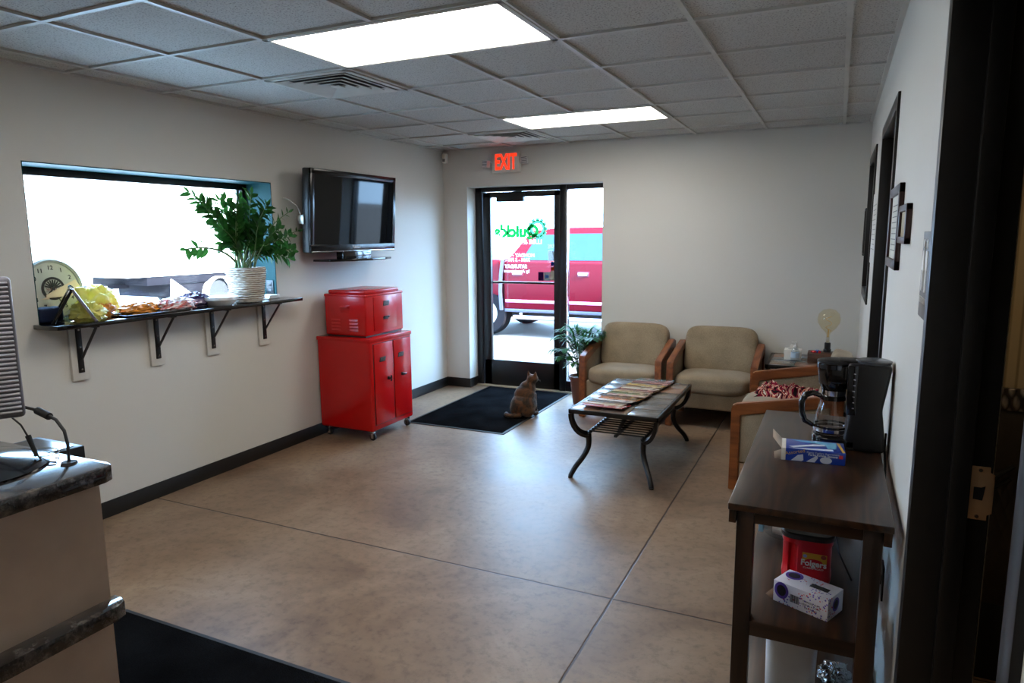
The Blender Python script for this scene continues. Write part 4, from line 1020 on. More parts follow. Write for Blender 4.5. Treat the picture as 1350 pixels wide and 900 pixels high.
# head, turned to the right
HM = T(.056, .095, .335) @ Rz(math.radians(-12)) @ Rx(.05)     # local +y of the head is where it looks
def hd(c, r): b.ell(HM @ Vector(c), r, 20, HM.to_3x3().to_4x4())
hd((0, 0, 0), (.055, .053, .045)); hd((0, .038, -.012), (.026, .024, .019)); hd((.020, .030, -.016), (.017, .018, .015)); hd((-.020, .030, -.016), (.017, .018, .015))
for s in (-1, 1):
    e0, e1 = HM @ Vector((s * .030, -.004, .024)), HM @ Vector((s * .045, -.006, .078)); b.cyl(e0, e1, .024, .004, n=12)
# front legs and paws, hind paws, tail curled round to the left
for x in (-.015, .055): b.cyl((x, .13, .19), (x, .165, .02), .026, .017, n=14); b.ell((x, .180, .016), (.020, .030, .016), 14)
b.ell((-.085, .075, .020), (.024, .05, .02), 14); b.ell((.095, .075, .020), (.024, .05, .02), 14)
tp = [(.02, -.085, .03), (-.04, -.125, .026), (-.085, -.125, .024), (-.125, -.10, .024), (-.14, -.06, .022)]
for a, c in zip(tp, tp[1:]): b.cyl(a, c, .021, .020, n=12); b.ell(c, (.021, .021, .021), 12)
body = b.build('body', M_FUR, cat, angle=180)
rm = body.modifiers.new('remesh', 'REMESH'); rm.mode = 'VOXEL'; rm.voxel_size = 0.0045; rm.use_smooth_shade = True
sm_ = body.modifiers.new('smooth', 'SMOOTH'); sm_.factor = 0.6; sm_.iterations = 16
M_EYE = plain('amber_eye', (170, 150, 60), 0.1); M_PUP = plain('dark_pupil', (12, 10, 8), 0.1)
fe = MB()
for s in (-1, 1): fe.ell(HM @ Vector((s * .019, .043, .006)), (.0075, .0075, .0075), 14)
fe.build('eyes', M_EYE, cat)
pu = MB()
for s in (-1, 1): pu.ell(HM @ Vector((s * .0205, .0490, .006)), (.0035, .0035, .005), 10)
pu.build('pupils', M_PUP, cat)
MB().ell(HM @ Vector((0, .0605, -.006)), (.006, .004, .0045), 10).build('nose', plain('pink_brown_nose', (130, 84, 76), 0.5), cat)
wk = MB()
for s in (-1, 1):
    for k in range(3): wk.tube([HM @ Vector((s * .016, .054, -.014 - .003 * k)), HM @ Vector((s * .036, .060, -.012 - .006 * k)), HM @ Vector((s * .050, .054, -.018 - .008 * k))], .0003, n=4)
wk.build('whiskers', M_WHITE, cat)

# ------------------------------------------------------------------ corner table and what stands on it
et = thing('corner_table', 'dark slate topped table in the corner between two armchairs', 'side table', (-.17, 6.215, 0))
hx, hy, tz2 = .32, .31, .597
f = MB()
for x0, x1, y0, y1 in ((-hx, hx, -hy, -hy + .028), (-hx, hx, hy - .028, hy), (-hx, -hx + .028, -hy, hy), (hx - .028, hx, -hy, hy)): f.box(x0, x1, y0, y1, tz2 - .032, tz2, 0.004)
f.build('top_frame', M_IRON, et)
for i in range(3):
    for j in range(3):
        x0, y0 = -hx + .028 + i * (2 * hx - .056) / 3, -hy + .028 + j * (2 * hy - .056) / 3; a = (2 * hx - .056) / 3; c = (2 * hy - .056) / 3
        MB().box(x0 + .002, x0 + a - .002, y0 + .002, y0 + c - .002, tz2 - .016, tz2 + .001, 0.0025).build('slate_tile', [M_SLATE, M_SLATE2, M_SLATE3][(i + 2 * j) % 3], et)
for sx in (-1, 1):
    for sy in (-1, 1):
        MB().tube([(sx * (hx - .02), sy * (hy - .02), tz2 - .03), (sx * (hx - .07), sy * (hy - .07), tz2 - .13), (sx * (hx - .08), sy * (hy - .08), .3), (sx * (hx - .05), sy * (hy - .05), .12), (sx * (hx - .02), sy * (hy - .02), .0)], .016, n=10).build('leg', M_IRON, et)
TT = tz2 + .001
tb_ = thing('tissue_box', 'small white tissue box on the corner table behind the sanitizer', 'tissue box', (-.305, 6.25, TT))
MB().box(-.06, .075, -.055, .055, 0, .085, 0.003).build('carton', plain('white_carton', (214, 212, 206), 0.6), tb_)
MB().lathe([(0, .0), (.03, .0), (.03, .0012), (0, .0012)], T(.0075, 0, .085), 24, sx=1.3, sy=.7).build('opening', plain('grey_slot', (120, 120, 120), 0.8), tb_)
tp_ = MB(); tp_.poly([(-.025, -.004, .086), (.03, .006, .086), (.022, .0, .118), (-.012, .008, .126), (-.02, -.008, .11)], [(0, 1, 2, 3, 4)]); tp_.build('tissue', M_PAPER, tb_)
sb = thing('sanitizer_bottle', 'clear pump bottle of hand sanitizer in front of the tissue box', 'bottle', (-.275, 6.14, TT))
MB().lathe([(0, 0), (.026, 0), (.029, .004), (.029, .085), (.022, .105), (.012, .112), (.012, .12)], n=28, sx=1.15, sy=.8).build('bottle', glass('clear_gel', (.86, .92, .95), extra=.10), sb)
MB().lathe([(.0295, .03), (.0297, .03), (.0297, .075), (.0295, .075)], n=28, sx=1.15, sy=.8).build('label_band', plain('pale_blue_label', (170, 190, 206), 0.5), sb)
MB().lathe([(0, .118), (.014, .118), (.014, .134), (.005, .136), (.005, .158), (0, .158)], n=20).box(-.032, .010, -.007, .007, .155, .168, 0.004).build('pump', M_WHITE, sb)
wb = thing('wooden_tray_box', 'small brown wooden block box on the corner table under the candies', 'box', (-.085, 6.19, TT))
MB().box(-.095, .10, -.085, .085, 0, .082, 0.004).build('box_body', wood('brown_box_wood', (52, 34, 26), (98, 66, 48), .45, 'X', 2.0), wb)
for k, (x, y, rgb, nm) in enumerate(((-.135, 6.12, (214, 40, 50), 'red wrapped candy on the wooden box, leftmost'), (-.112, 6.135, (40, 90, 200), 'blue wrapped candy on the wooden box'), (-.090, 6.118, (206, 44, 60), 'red wrapped candy beside the blue one, nearest the lamp'), (-.100, 6.160, (60, 110, 210), 'second blue wrapped candy, behind the first on the wooden box'))):
    c = thing('candy', nm, 'candy', (x, y, TT + .082), k * .8, 'wrapped candies on the wooden box'); m = plain('wrapper_%d' % k, rgb, 0.2, coat=.4)
    MB().ell((0, 0, .011), (.013, .011, .011), 14).build('sweet', m, c)
    MB().lathe([(.002, 0), (.009, .010)], T(.011, 0, .011) @ Ry(R90), 10).lathe([(.002, 0), (.009, .010)], T(-.011, 0, .011) @ Ry(-R90), 10).build('twist', m, c)
lm = thing('table_lamp', 'amber globe bulb lamp on a black socket in the corner', 'lamp', (-.035, 6.215, TT + .082))
MB().lathe([(0, 0), (.030, 0), (.030, .022), (.024, .028), (.024, .075), (.019, .08), (0, .08)], n=28).build('socket_base', M_BLKSAT, lm)
MB().lathe([(.014, .078), (.013, .145), (.022, .165), (.058, .200), (.084, .245), (.088, .275), (.079, .318), (.048, .350), (0, .362)], n=40).build('bulb_glass', glass('amber_bulb', (.975, .93, .80), extra=.03), lm)
fl_ = MB(); fl_.tube([(.022 * math.cos(a * 1.1), .022 * math.sin(a * 1.1), .17 + .012 * a) for a in [q * .4 for q in range(28)]], .0018, n=5)
fl_.cyl((0, 0, .08), (0, 0, .19), .004); fl_.build('filament', plain('amber_filament', (214, 170, 90), 0.3, metal=.5), lm)
MB().lathe([(.0138, .08), (.0138, .125)], n=20).build('bulb_stem', plain('pale_screw_cap', (196, 190, 178), 0.3, metal=.6), lm)

# ------------------------------------------------------------------ console table by the near door
CX0, CX1, CY0, CY1, CZ = -.242, .174, 1.945, 3.10, .900
co_ = thing('console_table', 'dark stained wooden console table with two shelves along the right wall', 'console table', (0, 0, 0))
MB().box(CX0, CX1, CY0, CY1, CZ - .020, CZ, 0.003).build('table_top', M_WALNUT, co_)
LG = .048; IX0, IX1, IY0, IY1 = CX0 + .022, CX1 - .022, CY0 + .025, CY1 - .025
for x in (IX0, IX1 - LG):
    for y in (IY0, IY1 - LG): MB().box(x, x + LG, y, y + LG, 0, CZ - .020, 0.003).build('leg', M_WALNUTZ, co_)
for z0, z1 in ((CZ - .062, CZ - .020), (.495, .540), (.13, .17)):
    for y0, y1 in ((IY0 + .004, IY0 + .030), (IY1 - .030, IY1 - .004)): MB().box(IX0 + LG - .003, IX1 - LG + .003, y0, y1, z0, z1, 0.002).build('end_rail', M_WALNUTX, co_)
    for x0, x1 in ((IX0 + .006, IX0 + .028), (IX1 - .028, IX1 - .006)): MB().box(x0, x1, IY0 + LG - .003, IY1 - LG + .003, z0, z1, 0.002).build('side_rail', M_WALNUT, co_)
for x0, x1 in ((CX0 + .002, CX0 + .022), (CX1 - .022, CX1 - .002)): MB().box(x0, x1, CY0 + .012, CY1 - .012, CZ - .062, CZ - .020, 0.002).build('edge_rail', M_WALNUT, co_)
for z1 in (.541, .171):
    s = MB(); s.box(IX0 + .004, IX1 - .004, IY0 + .006 + .0, IY1 - .006, z1 - .018, z1, 0.002)
    s.build('shelf', M_WALNUT, co_)
S1, S2 = .541, .171
# coffee maker
cm = thing('coffee_maker', 'black drip coffee maker on the dark console table', 'coffee maker', (.045, 2.68, CZ)); cm.scale = (.95, .95, .915)
b = MB()
prof = [(.004, .0), (.146, .0), (.142, .07), (.130, .165), (.138, .215), (.154, .335), (.010, .335), (.012, .215), (.026, .165), (.016, .09)]
b.prism(prof, .165, TXZ(.085), b=.014, seg=4)
b.build('tower', M_BLKSAT, cm)
bs = MB(); bs.prism([(.05, -.08), (-.045, -.08), (-.078, -.066), (-.096, -.035), (-.101, 0), (-.096, .035), (-.078, .066), (-.045, .08), (.05, .08)], .042, T(0, 0, 0), b=.008, seg=3); bs.build('base', M_BLKPL, cm)
MB().lathe([(0, .0), (.066, .0), (.070, .003), (0, .003)], T(-.034, 0, .042), 40, sx=.88, sy=.88).build('warming_plate', M_CHROME, cm)
bk = MB(); bk.lathe([(0, .205), (.026, .205), (.042, .218), (.054, .245), (.060, .30), (.061, .325), (0, .325)], T(-.032, 0, 0), 40); bk.box(-.05, .03, -.06, .06, .25, .322, 0.01); bk.build('brew_basket', M_BLKPL, cm)
MB().lathe([(.0605, .305), (.0635, .305), (.0635, .322), (.0605, .322)], T(-.032, 0, 0), 40).build('chrome_band', plain('dark_chrome', (70, 74, 84), .12, metal=1.0), cm)
MB().lathe([(.027, .196), (.040, .196), (.044, .218), (.027, .206)], T(-.032, 0, 0), 36).build('drip_ring', M_CHROME, cm)
ld = MB(); ld.lathe([(0, .326), (.063, .326), (.063, .333), (.042, .339), (0, .340)], T(-.032, 0, 0), 40); ld.box(-.02, .075, -.045, .045, .328, .341, 0.005); ld.build('lid', M_BLKSAT, cm)
MB().lathe([(0, .0), (.058, .0), (.060, .010), (.05, .014), (0, .014)], T(.095, -.02, .334), 36, sx=1.0, sy=1.0).build('reservoir_lid', plain('grey_black_lid', (60, 62, 68), .25), cm)
gw = MB()
for k in range(7): gw.box(.030, .037, -.0865, -.080, .165 + k * .022, .170 + k * .022, 0.001)
gw.build('water_gauge', M_CHROME, cm)
MB().box(.012, .045, -.0855, -.078, .14, .33, 0.003).build('gauge_window', plain('smoked_gauge', (20, 21, 24), .08), cm)
cf = thing('coffee_carafe', 'empty glass carafe with black handle on the coffee maker warming plate', 'carafe', (.013, 2.68, CZ + .0425)); cf.scale = (.86, .86, .945)
MB().lathe([(0, .001), (.058, .001), (.066, .008), (.0675, .030), (.062, .070), (.050, .112), (.043, .132), (.045, .140)], n=48).build('glass_jug', glass('carafe_glass', (.80, .78, .76), extra=.06), cf)
MB().lathe([(.068, .022), (.0705, .022), (.0705, .030), (.068, .030)], n=48).lathe([(.0455, .128), (.050, .128), (.050, .142), (.0455, .142)], n=48).build('black_band', M_BLKPL, cf)
MB().lathe([(.0685, .008), (.0700, .008), (.0700, .020), (.0685, .020)], n=48).build('steel_band', M_CHROME, cf)
MB().lathe([(0, .148), (.040, .147), (.047, .143), (.047, .138), (0, .138)], n=40).build('jug_lid', M_BLKPL, cf)
h = MB(); HD = Rz(math.radians(192))
h.tube([HD @ Vector(p) for p in [(.044, 0, .138), (.075, 0, .150), (.105, 0, .142), (.120, 0, .115), (.118, 0, .075), (.104, 0, .040), (.070, 0, .022)]], [.009, .011, .0125, .0125, .012, .011, .008], n=12)
h.build('handle', M_BLKPL, cf)
# power cord and wall outlet
ol = thing('power_outlet', 'black wall outlet plate low on the right wall beside the console table', 'outlet', (XR, 2.475, .505))
MB().box(-.006, 0, -.036, .036, -.058, .058, 0.002).build('cover_plate', M_BLKSAT, ol)
cd = MB(); cd.tube([(.190, 2.70, CZ + .05), (.187, 2.66, CZ + .004), (.188, 2.60, CZ - .03), (.187, 2.54, .80), (.186, 2.50, .68), (.180, 2.48, .56), (.168, 2.478, .515), (.185, 2.475, .51)], .0035, n=6)
cd.cyl((.160, 2.475, .508), (.1925, 2.475, .508), .013, .017)
adopt(cd.build('power_cord', M_RUBBER), cm)
cd = MB(); cd.tube([(.10, 2.35, .5435), (.06, 2.42, .60), (.035, 2.50, .70), (.04, 2.60, .79), (.08, 2.70, .855), (.12, 2.80, .83)], .003, n=6); cd.build('loose_cord', M_RUBBER, label='thin black cord looping under the console table top', cat='cord')
# blue cutlery carton
bx = thing('cutlery_box', 'open blue carton of plastic cutlery lying in front of the coffee maker', 'box', (-.040, 2.475, CZ), math.radians(3))
a_, b_2, c_ = .098, .060, .042
M_BLUE = plain('blue_print_card', (26, 60, 160), .3, coat=.2, var=.04)
MB().box(-a_ + .014, a_, -b_2, b_2, 0, c_, 0.0015).build('carton', M_BLUE, bx)
MB().box(-a_, -a_ + .014, -b_2, b_2, 0, c_, 0.001).build('unprinted_end', M_PAPER, bx)
fp = MB()
fp.poly([(-a_, -b_2, c_), (-a_, b_2, c_), (-a_ - .03, b_2, c_ + .030), (-a_ - .028, -b_2 + .03, c_ + .026)], [(0, 1, 2, 3)])
fp.poly([(-a_, -b_2, .0015), (-a_, -b_2, c_ - .006), (-a_ - .022, -b_2 - .012, c_ - .012), (-a_ - .020, -b_2 - .012, .006)], [(0, 1, 2, 3)])
fp = fp.build('open_flap', plain('white_card_inside', (206, 192, 178), .7), bx); so = fp.modifiers.new('thick', 'SOLIDIFY'); so.thickness = .001
M_PRW = plain('print_white', (206, 216, 232), .4); M_PRY = plain('print_gold', (214, 170, 70), .4); M_PRC = plain('print_light_blue', (110, 176, 214), .4)
def decal(mb, name, m, parent, loc, rot, label=None): return mb.build(name, m, parent, loc=loc, rot=rot, label=label)
d = MB(); d.prism([(-.066, -.014), (-.046, .006), (-.030, .010), (-.028, -.010), (-.034, -.014)], .0004); d.prism([(-.020, -.014), (.012, .010), (.016, .002), (.006, -.014)], .0004); d.lathe([(0, .0004), (.018, .0004), (.018, 0)], T(.040, -.004, 0), 24, sx=1.0, sy=.62)
d.build('printed_cutlery', M_PRW, bx, loc=(0, -b_2 - .0002, .016), rot=FACE_NY)
text('lettering', 'Assorted', .017, M_PRY, bx, (-.055, -b_2 - .0004, .031), (R90, -.25, 0), .0003)
text('lettering', 'Plastic Cutlery Assortment', .009, M_PRW, bx, (.030, -b_2 - .0004, .034), FACE_NY, .0003)
text('lettering', 'Forks Knives Spoons', .0105, M_PRW, bx, (.030, -b_2 - .0004, .0265), FACE_NY, .0003, bold=.0003)
MB().box(-.006, .006, 0, .0004, -.006, .006).build('red_stamp', plain('print_red', (196, 60, 70), .4), bx, loc=(.084, -b_2 - .0005, .028))
d = MB(); d.prism([(-.075, -.035), (.0, .012), (.035, .02), (.04, .005), (-.02, -.02), (-.06, -.045)], .0004); d.prism([(-.075, -.052), (.06, -.03), (.062, -.048), (-.02, -.056)], .0004); d.build('printed_utensil', M_PRW, bx, loc=(0, 0, c_ + .0002))
d = MB(); d.prism([(-.07, .05), (.075, .05), (.072, -.02), (.045, -.025), (.04, .02), (-.04, .035)], .0003); d.build('printed_panel', M_PRC, bx, loc=(0, 0, c_ + .0001))
d = MB(); d.prism([(.075, .055), (.084, .05), (.097, -.055), (.088, -.055)], .0004); d.build('gold_stripe', M_PRY, bx, loc=(0, 0, c_ + .0002))
# red coffee canister on the middle shelf
M_CAN = plain('red_canister_plastic', (196, 18, 34), .3, var=.03)
cn = thing('coffee_canister', 'red plastic coffee canister with black lid on the middle shelf', 'canister', (-.036, 2.345, S1)); cn.scale = (1, 1, .87)
def squircle(h, z, p=4.0, n=56):
    out = []
    for i in range(n):
        a = 2 * PI * i / n; c, s = math.cos(a), math.sin(a); k = (abs(c) ** p + abs(s) ** p) ** (-1 / p); out.append((h * k * c, h * k * s, z))
    return out
def loft(mb, rings, cap=True, M=None):
    t = bmesh.new(); R_ = [[t.verts.new(p) for p in r] for r in rings]; n = len(R_[0])
    for a, c in zip(R_, R_[1:]):
        for i in range(n): t.faces.new((a[i], a[(i + 1) % n], c[(i + 1) % n], c[i]))
    if cap: t.faces.new(R_[0][::-1]); t.faces.new(R_[-1])
    bmesh.ops.recalc_face_normals(t, faces=t.faces); return mb._merge(t, M)
body = MB()
rings = []
for z, h in ((0, .068), (.004, .074), (.02, .0755), (.03, .073), (.14, .073), (.15, .0765), (.172, .0765)):
    r = squircle(h, z)
    if .02 < z < .15: r = [((x + (.012 if (x < -.03 and y < -.05) else 0)), (y + (.018 if (-.066 < x < -.036 and y < -.05) else 0)), z) for x, y, z in r]
    rings.append(r)
loft(body, rings); body.build('canister_body', M_CAN, cn, angle=50)
lb = MB(); loft(lb, [squircle(.079, .168), squircle(.081, .172), squircle(.081, .186), squircle(.076, .190), squircle(.070, .187)]); lb.build('lid', M_BLKSAT, cn)
M_CANY = plain('label_yellow', (214, 160, 40), .4)
d = MB(); d.prism([(-.034, .0), (.038, .0), (.038, .034), (-.034, .034)], .0006); d.build('label_patch', M_CANY, cn, loc=(.022, -.0737, .088), rot=FACE_NY)
d = MB(); d.lathe([(0, .0005), (.026, .0005), (.026, 0)], n=30, sx=1.0, sy=.42); d.build('label_arch', M_CAN, cn, loc=(.022, -.0745, .090), rot=FACE_NY)
MB().lathe([(0, .0005), (.006, .0005), (.006, 0)], n=20).build('label_dot', plain('label_blue', (130, 150, 200), .4), cn, loc=(-.004, -.0745, .109), rot=FACE_NY, label='pale blue dot on the label')
MB().lathe([(0, .0005), (.008, .0005), (.008, 0)], n=20).build('label_seal', plain('label_brown', (150, 50, 30), .4), cn, loc=(.050, -.0745, .113), rot=FACE_NY)
text('lettering', 'Folgers', .031, M_WHITE, cn, (.022, -.0752, .083), FACE_NY, .0006, bold=.0009, sx=.84)
text('lettering', 'CLASSIC ROAST', .0085, M_WHITE, cn, (.022, -.0742, .064), FACE_NY, .0003)
# white carton with purple dots
kb = thing('carton', 'white carton with purple and red dots lying on the middle shelf', 'box', (-.024, 2.135, S1), math.radians(-24))
a_, b_2, c_ = .084, .049, .068
def dots():
    n = NT('dotted_white_card').set(.5)
    v = n.add('ShaderNodeTexVoronoi', i_Scale=125.0); n.l(n.coords(), v.inputs['Vector'])
    m = n.add('ShaderNodeMath', operation='LESS_THAN'); m.inputs[1].default_value = .33; n.l(v.outputs['Distance'], m.inputs[0])
    nz = n.add('ShaderNodeTexNoise', i_Scale=8.0); n.l(n.coords(), nz.inputs['Vector']); g = n.add('ShaderNodeMath', operation='GREATER_THAN'); g.inputs[1].default_value = .5; n.l(nz.outputs['Fac'], g.inputs[0])
    mm = n.add('ShaderNodeMath', operation='MULTIPLY'); n.l(m.outputs[0], mm.inputs[0]); n.l(g.outputs[0], mm.inputs[1])
    sp = n.add('ShaderNodeSeparateColor'); n.l(v.outputs['Color'], sp.inputs[0])
    rp = n.ramp(sp.outputs[0], [(0.0, srgb(90, 70, 160)), (0.45, srgb(206, 70, 90)), (0.8, srgb(120, 96, 190))]); rp.node.color_ramp.interpolation = 'CONSTANT'
    x = n.add('ShaderNodeMix', data_type='RGBA'); n.l(mm.outputs[0], x.inputs[0]); x.inputs[6].default_value = srgb(220, 214, 222); n.l(rp, x.inputs[7]); n.l(x.outputs[2], n.p.inputs['Base Color']); return n.m
MB().box(-a_, a_, -b_2, b_2, 0, c_, 0.002).build('carton_body', dots(), kb)
MB().box(.008, .062, -.010, .012, c_, c_ + .0006).build('opening_slot', plain('dark_slot', (36, 30, 32), .8), kb)
M_PUR = plain('purple_print', (92, 66, 168), .4); M_DK = plain('dark_print', (30, 28, 40), .5)
for nm, r, m, e in (('purple_seal', .026, M_PUR, .0004), ('seal_centre', .017, M_DK, .0007)):
    MB().lathe([(0, e), (r, e), (r, 0)], n=28, sx=.85).build(nm, m, kb, loc=(-.058, -b_2 - .0002, .042), rot=FACE_NY)
    MB().lathe([(0, e), (r, e), (r, 0)], n=28).build(nm, m, kb, loc=(-.052, .018, c_))
    MB().lathe([(0, e), (r * .8, e), (r * .8, 0)], n=28).build(nm, m, kb, loc=(a_ + .0002, 0, .038), rot=FACE_PX)
d = MB()
for k in range(11): d.box(-.030 + k * .0026, -.0288 + k * .0026 + (k % 3) * .0004, -.012, .012, 0, .0004)
d.build('barcode', M_DK, kb, loc=(0, -b_2 - .0002, .030), rot=FACE_NY)
for k, s in enumerate(('15 SINGLE CUPS', 'KEEP IN A COOL', 'DRY PLACE')): text('lettering', s, .0075, M_DK, kb, (.034, -b_2 - .0003, .036 - k * .010), FACE_NY, .0002)
fl2 = MB(); fl2.poly([(-a_, -b_2, .002), (-a_, b_2, .002), (-a_ - .028, b_2 - .005, .012), (-a_ - .026, -b_2 + .005, .010)], [(0, 1, 2, 3)]); fl2.poly([(-a_, b_2, .002), (-a_, b_2, c_ - .01), (-a_ - .03, b_2 + .006, c_ * .5), (-a_ - .03, b_2 + .002, .004)], [(0, 1, 2, 3)])
fl2 = fl2.build('open_flap', plain('brown_card_inside', (96, 72, 56), .8), kb); so = fl2.modifiers.new('thick', 'SOLIDIFY'); so.thickness = .0012
# bag of white cups behind the canister
gb = thing('cup_bag', 'clear bag of white foam cups behind the red canister', 'bag', (-.07, 2.60, S1))
for k in range(5): MB().lathe([(.028, 0), (.040, .09), (.042, .092), (.042, .096), (.038, .092), (.026, .004), (0, .004)], T(-.04 + k * .022, .0, .046) @ Ry(math.radians(88)) @ T(0, 0, -.05), 24).build('foam_cup', M_WHITE, gb)
bg_ = MB(); cushion(bg_, -.125, .125, -.052, .052, 0, .10, 3.0, 10); bg_.build('clear_wrap', glass('thin_wrap', (.92, .95, .97), extra=.12, rough=.15), gb)
MB().box(-.137, -.120, -.045, .045, .03, .085, 0.003).build('blue_header', plain('light_blue_card', (120, 180, 214), .5), gb, label='light blue end of the bag')
ws = crumple('paper_sack', plain('white_sack', (222, 222, 222), .6), None, (.02, 2.80, S1), (.075, .07, .13), 21, .15, label='white sack on the middle shelf behind the bag of cups', cat='bag', wrinkle=.15)
# lower shelf
lt = thing('plastic_tub', 'tall pale blue white plastic tub standing on the lower shelf', 'tub', (-.062, 2.205, S2))
m = MB(); loft(m, [squircle(.066, 0, 6), squircle(.071, .006, 6), squircle(.076, .285, 6), squircle(.070, .298, 6), squircle(.03, .304, 6)]); m.build('tub_body', plain('milky_plastic', (226, 232, 240), .35), lt, angle=50)
m = MB(); m.cyl((-.074, 0, .235), (-.092, 0, .235), .012, .014); m.build('side_handle', M_WHITE, lt)
crumple('plastic_packet', glass('packet_film', (.7, .82, .84), extra=.25, rough=.2), None, (.07, 2.36, S2), (.045, .06, .05), 31, .35, label='small clear teal packet on the lower shelf beside the pale tub', cat='packet', wrinkle=.3)

# ------------------------------------------------------------------ reception counter
rc = thing('reception_counter', 'taupe reception counter with dark granite patterned tops at the lower left', 'counter', (0, 0, 0))
m = MB(); m.prism([(-2.50, -1.2), (-1.70, -1.2), (-1.685, -1.19), (-1.68, -1.17), (-1.68, 1.10), (-1.69, 1.125), (-1.715, 1.135), (-2.50, 1.135)], .042, T(0, 0, 1.028), b=.004); m.build('counter_top', M_GRANITE, rc)
MB().box(-2.42, -1.722, -1.15, 1.108, 0.0, 1.028).build('counter_body', M_LAM, rc)
m = MB(); m.prism([(-1.73, -1.15), (-1.665, -1.15), (-1.665, 1.085), (-1.675, 1.115), (-1.70, 1.125), (-1.73, 1.125)], .042, T(0, 0, .655), b=.004); m.build('ledge', M_GRANITE, rc)
mn = thing('monitor', 'ribbed grey backed monitor on a glossy black stand at the left edge', 'monitor', (-1.945, .885, 1.07))
MNA = math.atan2(-.56, -.30)
DX_ = Rz(math.atan2(.47, .245))       # local x runs along the screen width, towards the far right edge
m = MB(); m.box(-.36, .165, -.014, .018, .135, .492, 0.01, 3, M=DX_); m.build('casing', plain('mid_grey_shell', (128, 128, 138), .35), mn)
m = MB()
for k in range(30): m.box(-.35, .158, -.022, -.013, .150 + k * .0112, .1555 + k * .0112, 0.002, M=DX_)
m.build('ribs', plain('silver_rib', (206, 204, 214), .3, metal=.3), mn)
m = MB(); m.lathe([(0, 0), (.195, 0), (.198, .006), (.150, .018), (.05, .036), (.03, .06), (0, .06)], T(-.05, .05, 0), n=48, sx=1.0, sy=.95); m.build('stand_base', M_BLKPL, mn)
m = MB(); m.tube([(-.03, .04, .02), (-.045, .02, .08), (-.055, .0, .16), (-.06, -.02, .24)], [.034, .027, .024, .024], n=14); m.build('stand_neck', M_BLKPL, mn)
m = MB(); m.tube([(-2.20, 1.04, 1.19), (-2.10, 1.075, 1.204), (-2.02, 1.085, 1.207), (-1.94, 1.09, 1.201), (-1.894, 1.09, 1.195), (-1.845, 1.09, 1.182), (-1.815, 1.09, 1.155), (-1.803, 1.088, 1.12), (-1.801, 1.085, 1.073)], .0042, n=8)
m.cyl((-1.922, 1.09, 1.199), (-1.872, 1.09, 1.188), .010, n=12); m.lathe([(0, 0), (.02, 0), (.018, .005), (0, .005)], T(-1.80, 1.085, 1.07), 18)
adopt(m.build('monitor_cable', M_RUBBER, label='thick black cable with a ferrite lump'), mn)
m = MB(); m.tube([(-2.06, 1.02, 1.200), (-1.98, 1.045, 1.198), (-1.93, 1.05, 1.168), (-1.902, 1.05, 1.136), (-1.882, 1.05, 1.100), (-1.862, 1.055, 1.076), (-1.83, 1.07, 1.0735)], .0024, n=6); m.cyl((-1.905, 1.05, 1.142), (-1.876, 1.05, 1.090), .007, .005, n=10)
adopt(m.build('thin_cable', M_RUBBER, label='thin black cable'), mn)
m = MB(); m.tube([(-1.90 + .035 * math.cos(a), 1.09 + .025 * math.sin(a), 1.0725 + .001 * k) for k, a in enumerate([q * .5 for q in range(22)])], .0013, n=5); m.build('wire_coil', plain('silver_wire', (130, 124, 112), .4), label='small loose coil of thin wire on the counter top', cat='wire')
m = thing('card_reader', 'small black box fixed behind the far edge of the counter', 'box', (-2.08, 1.193, 1.0)); MB().box(-.12, .10, -.055, .05, -.05, .052, 0.004).build('housing', M_BLKSAT, m); MB().box(-.10, .08, -.03, .03, .052, .054).build('top_panel', M_BLKPL, m)
m = thing('paper_note', 'pale yellow note paper standing behind the monitor stand', 'paper', (-2.10, 1.06, 1.07)); q = MB(); q.prism([(-.03, 0), (.04, 0), (.035, .075), (.0, .10), (-.03, .105)], .0015, TXZ(0)); q.build('sheet', plain('yellow_note', (206, 200, 140), .8), m)

# ------------------------------------------------------------------ outside
M_CONC = plain('worn_asphalt', (84, 80, 76), .85, var=.06, scale=1.5, bump=.2)
MB().box(-9.0, 40, YB + WT, 70, -.10, -.02).build('ground_outside', M_CONC, **ST)
MB().box(-60, XL - WT, -30, YB + WT, -.10, -.02).box(-60, -9.0, YB + WT, 70, -.10, -.02).build('ground_left', plain('pale_concrete_lot', (196, 194, 188), .85, var=.06, scale=1.5, bump=.2), **ST)
M_SID = wall_mat('white_metal_siding', (226, 226, 222))
bd = thing('warehouse', 'long white metal building across the lot, seen washed out through the windows', 'building', (-34, 22, -.02))
m = MB(); m.box(-4, 4, -20, 20, 0, 5.0, .02); m.build('wall', M_SID, bd)
m = MB(); m.box(-4.2, 4.3, -20.3, 20.3, 5.0, 5.25, .02); m.build('roof_edge', plain('grey_roof_trim', (150, 150, 150), .6), bd)
for k in range(5): MB().box(3.98, 4.05, -16 + k * 7.6, -13 + k * 7.6, .05, 3.4, .01).build('roller_door', plain('light_grey_door', (186, 188, 190), .5), bd)
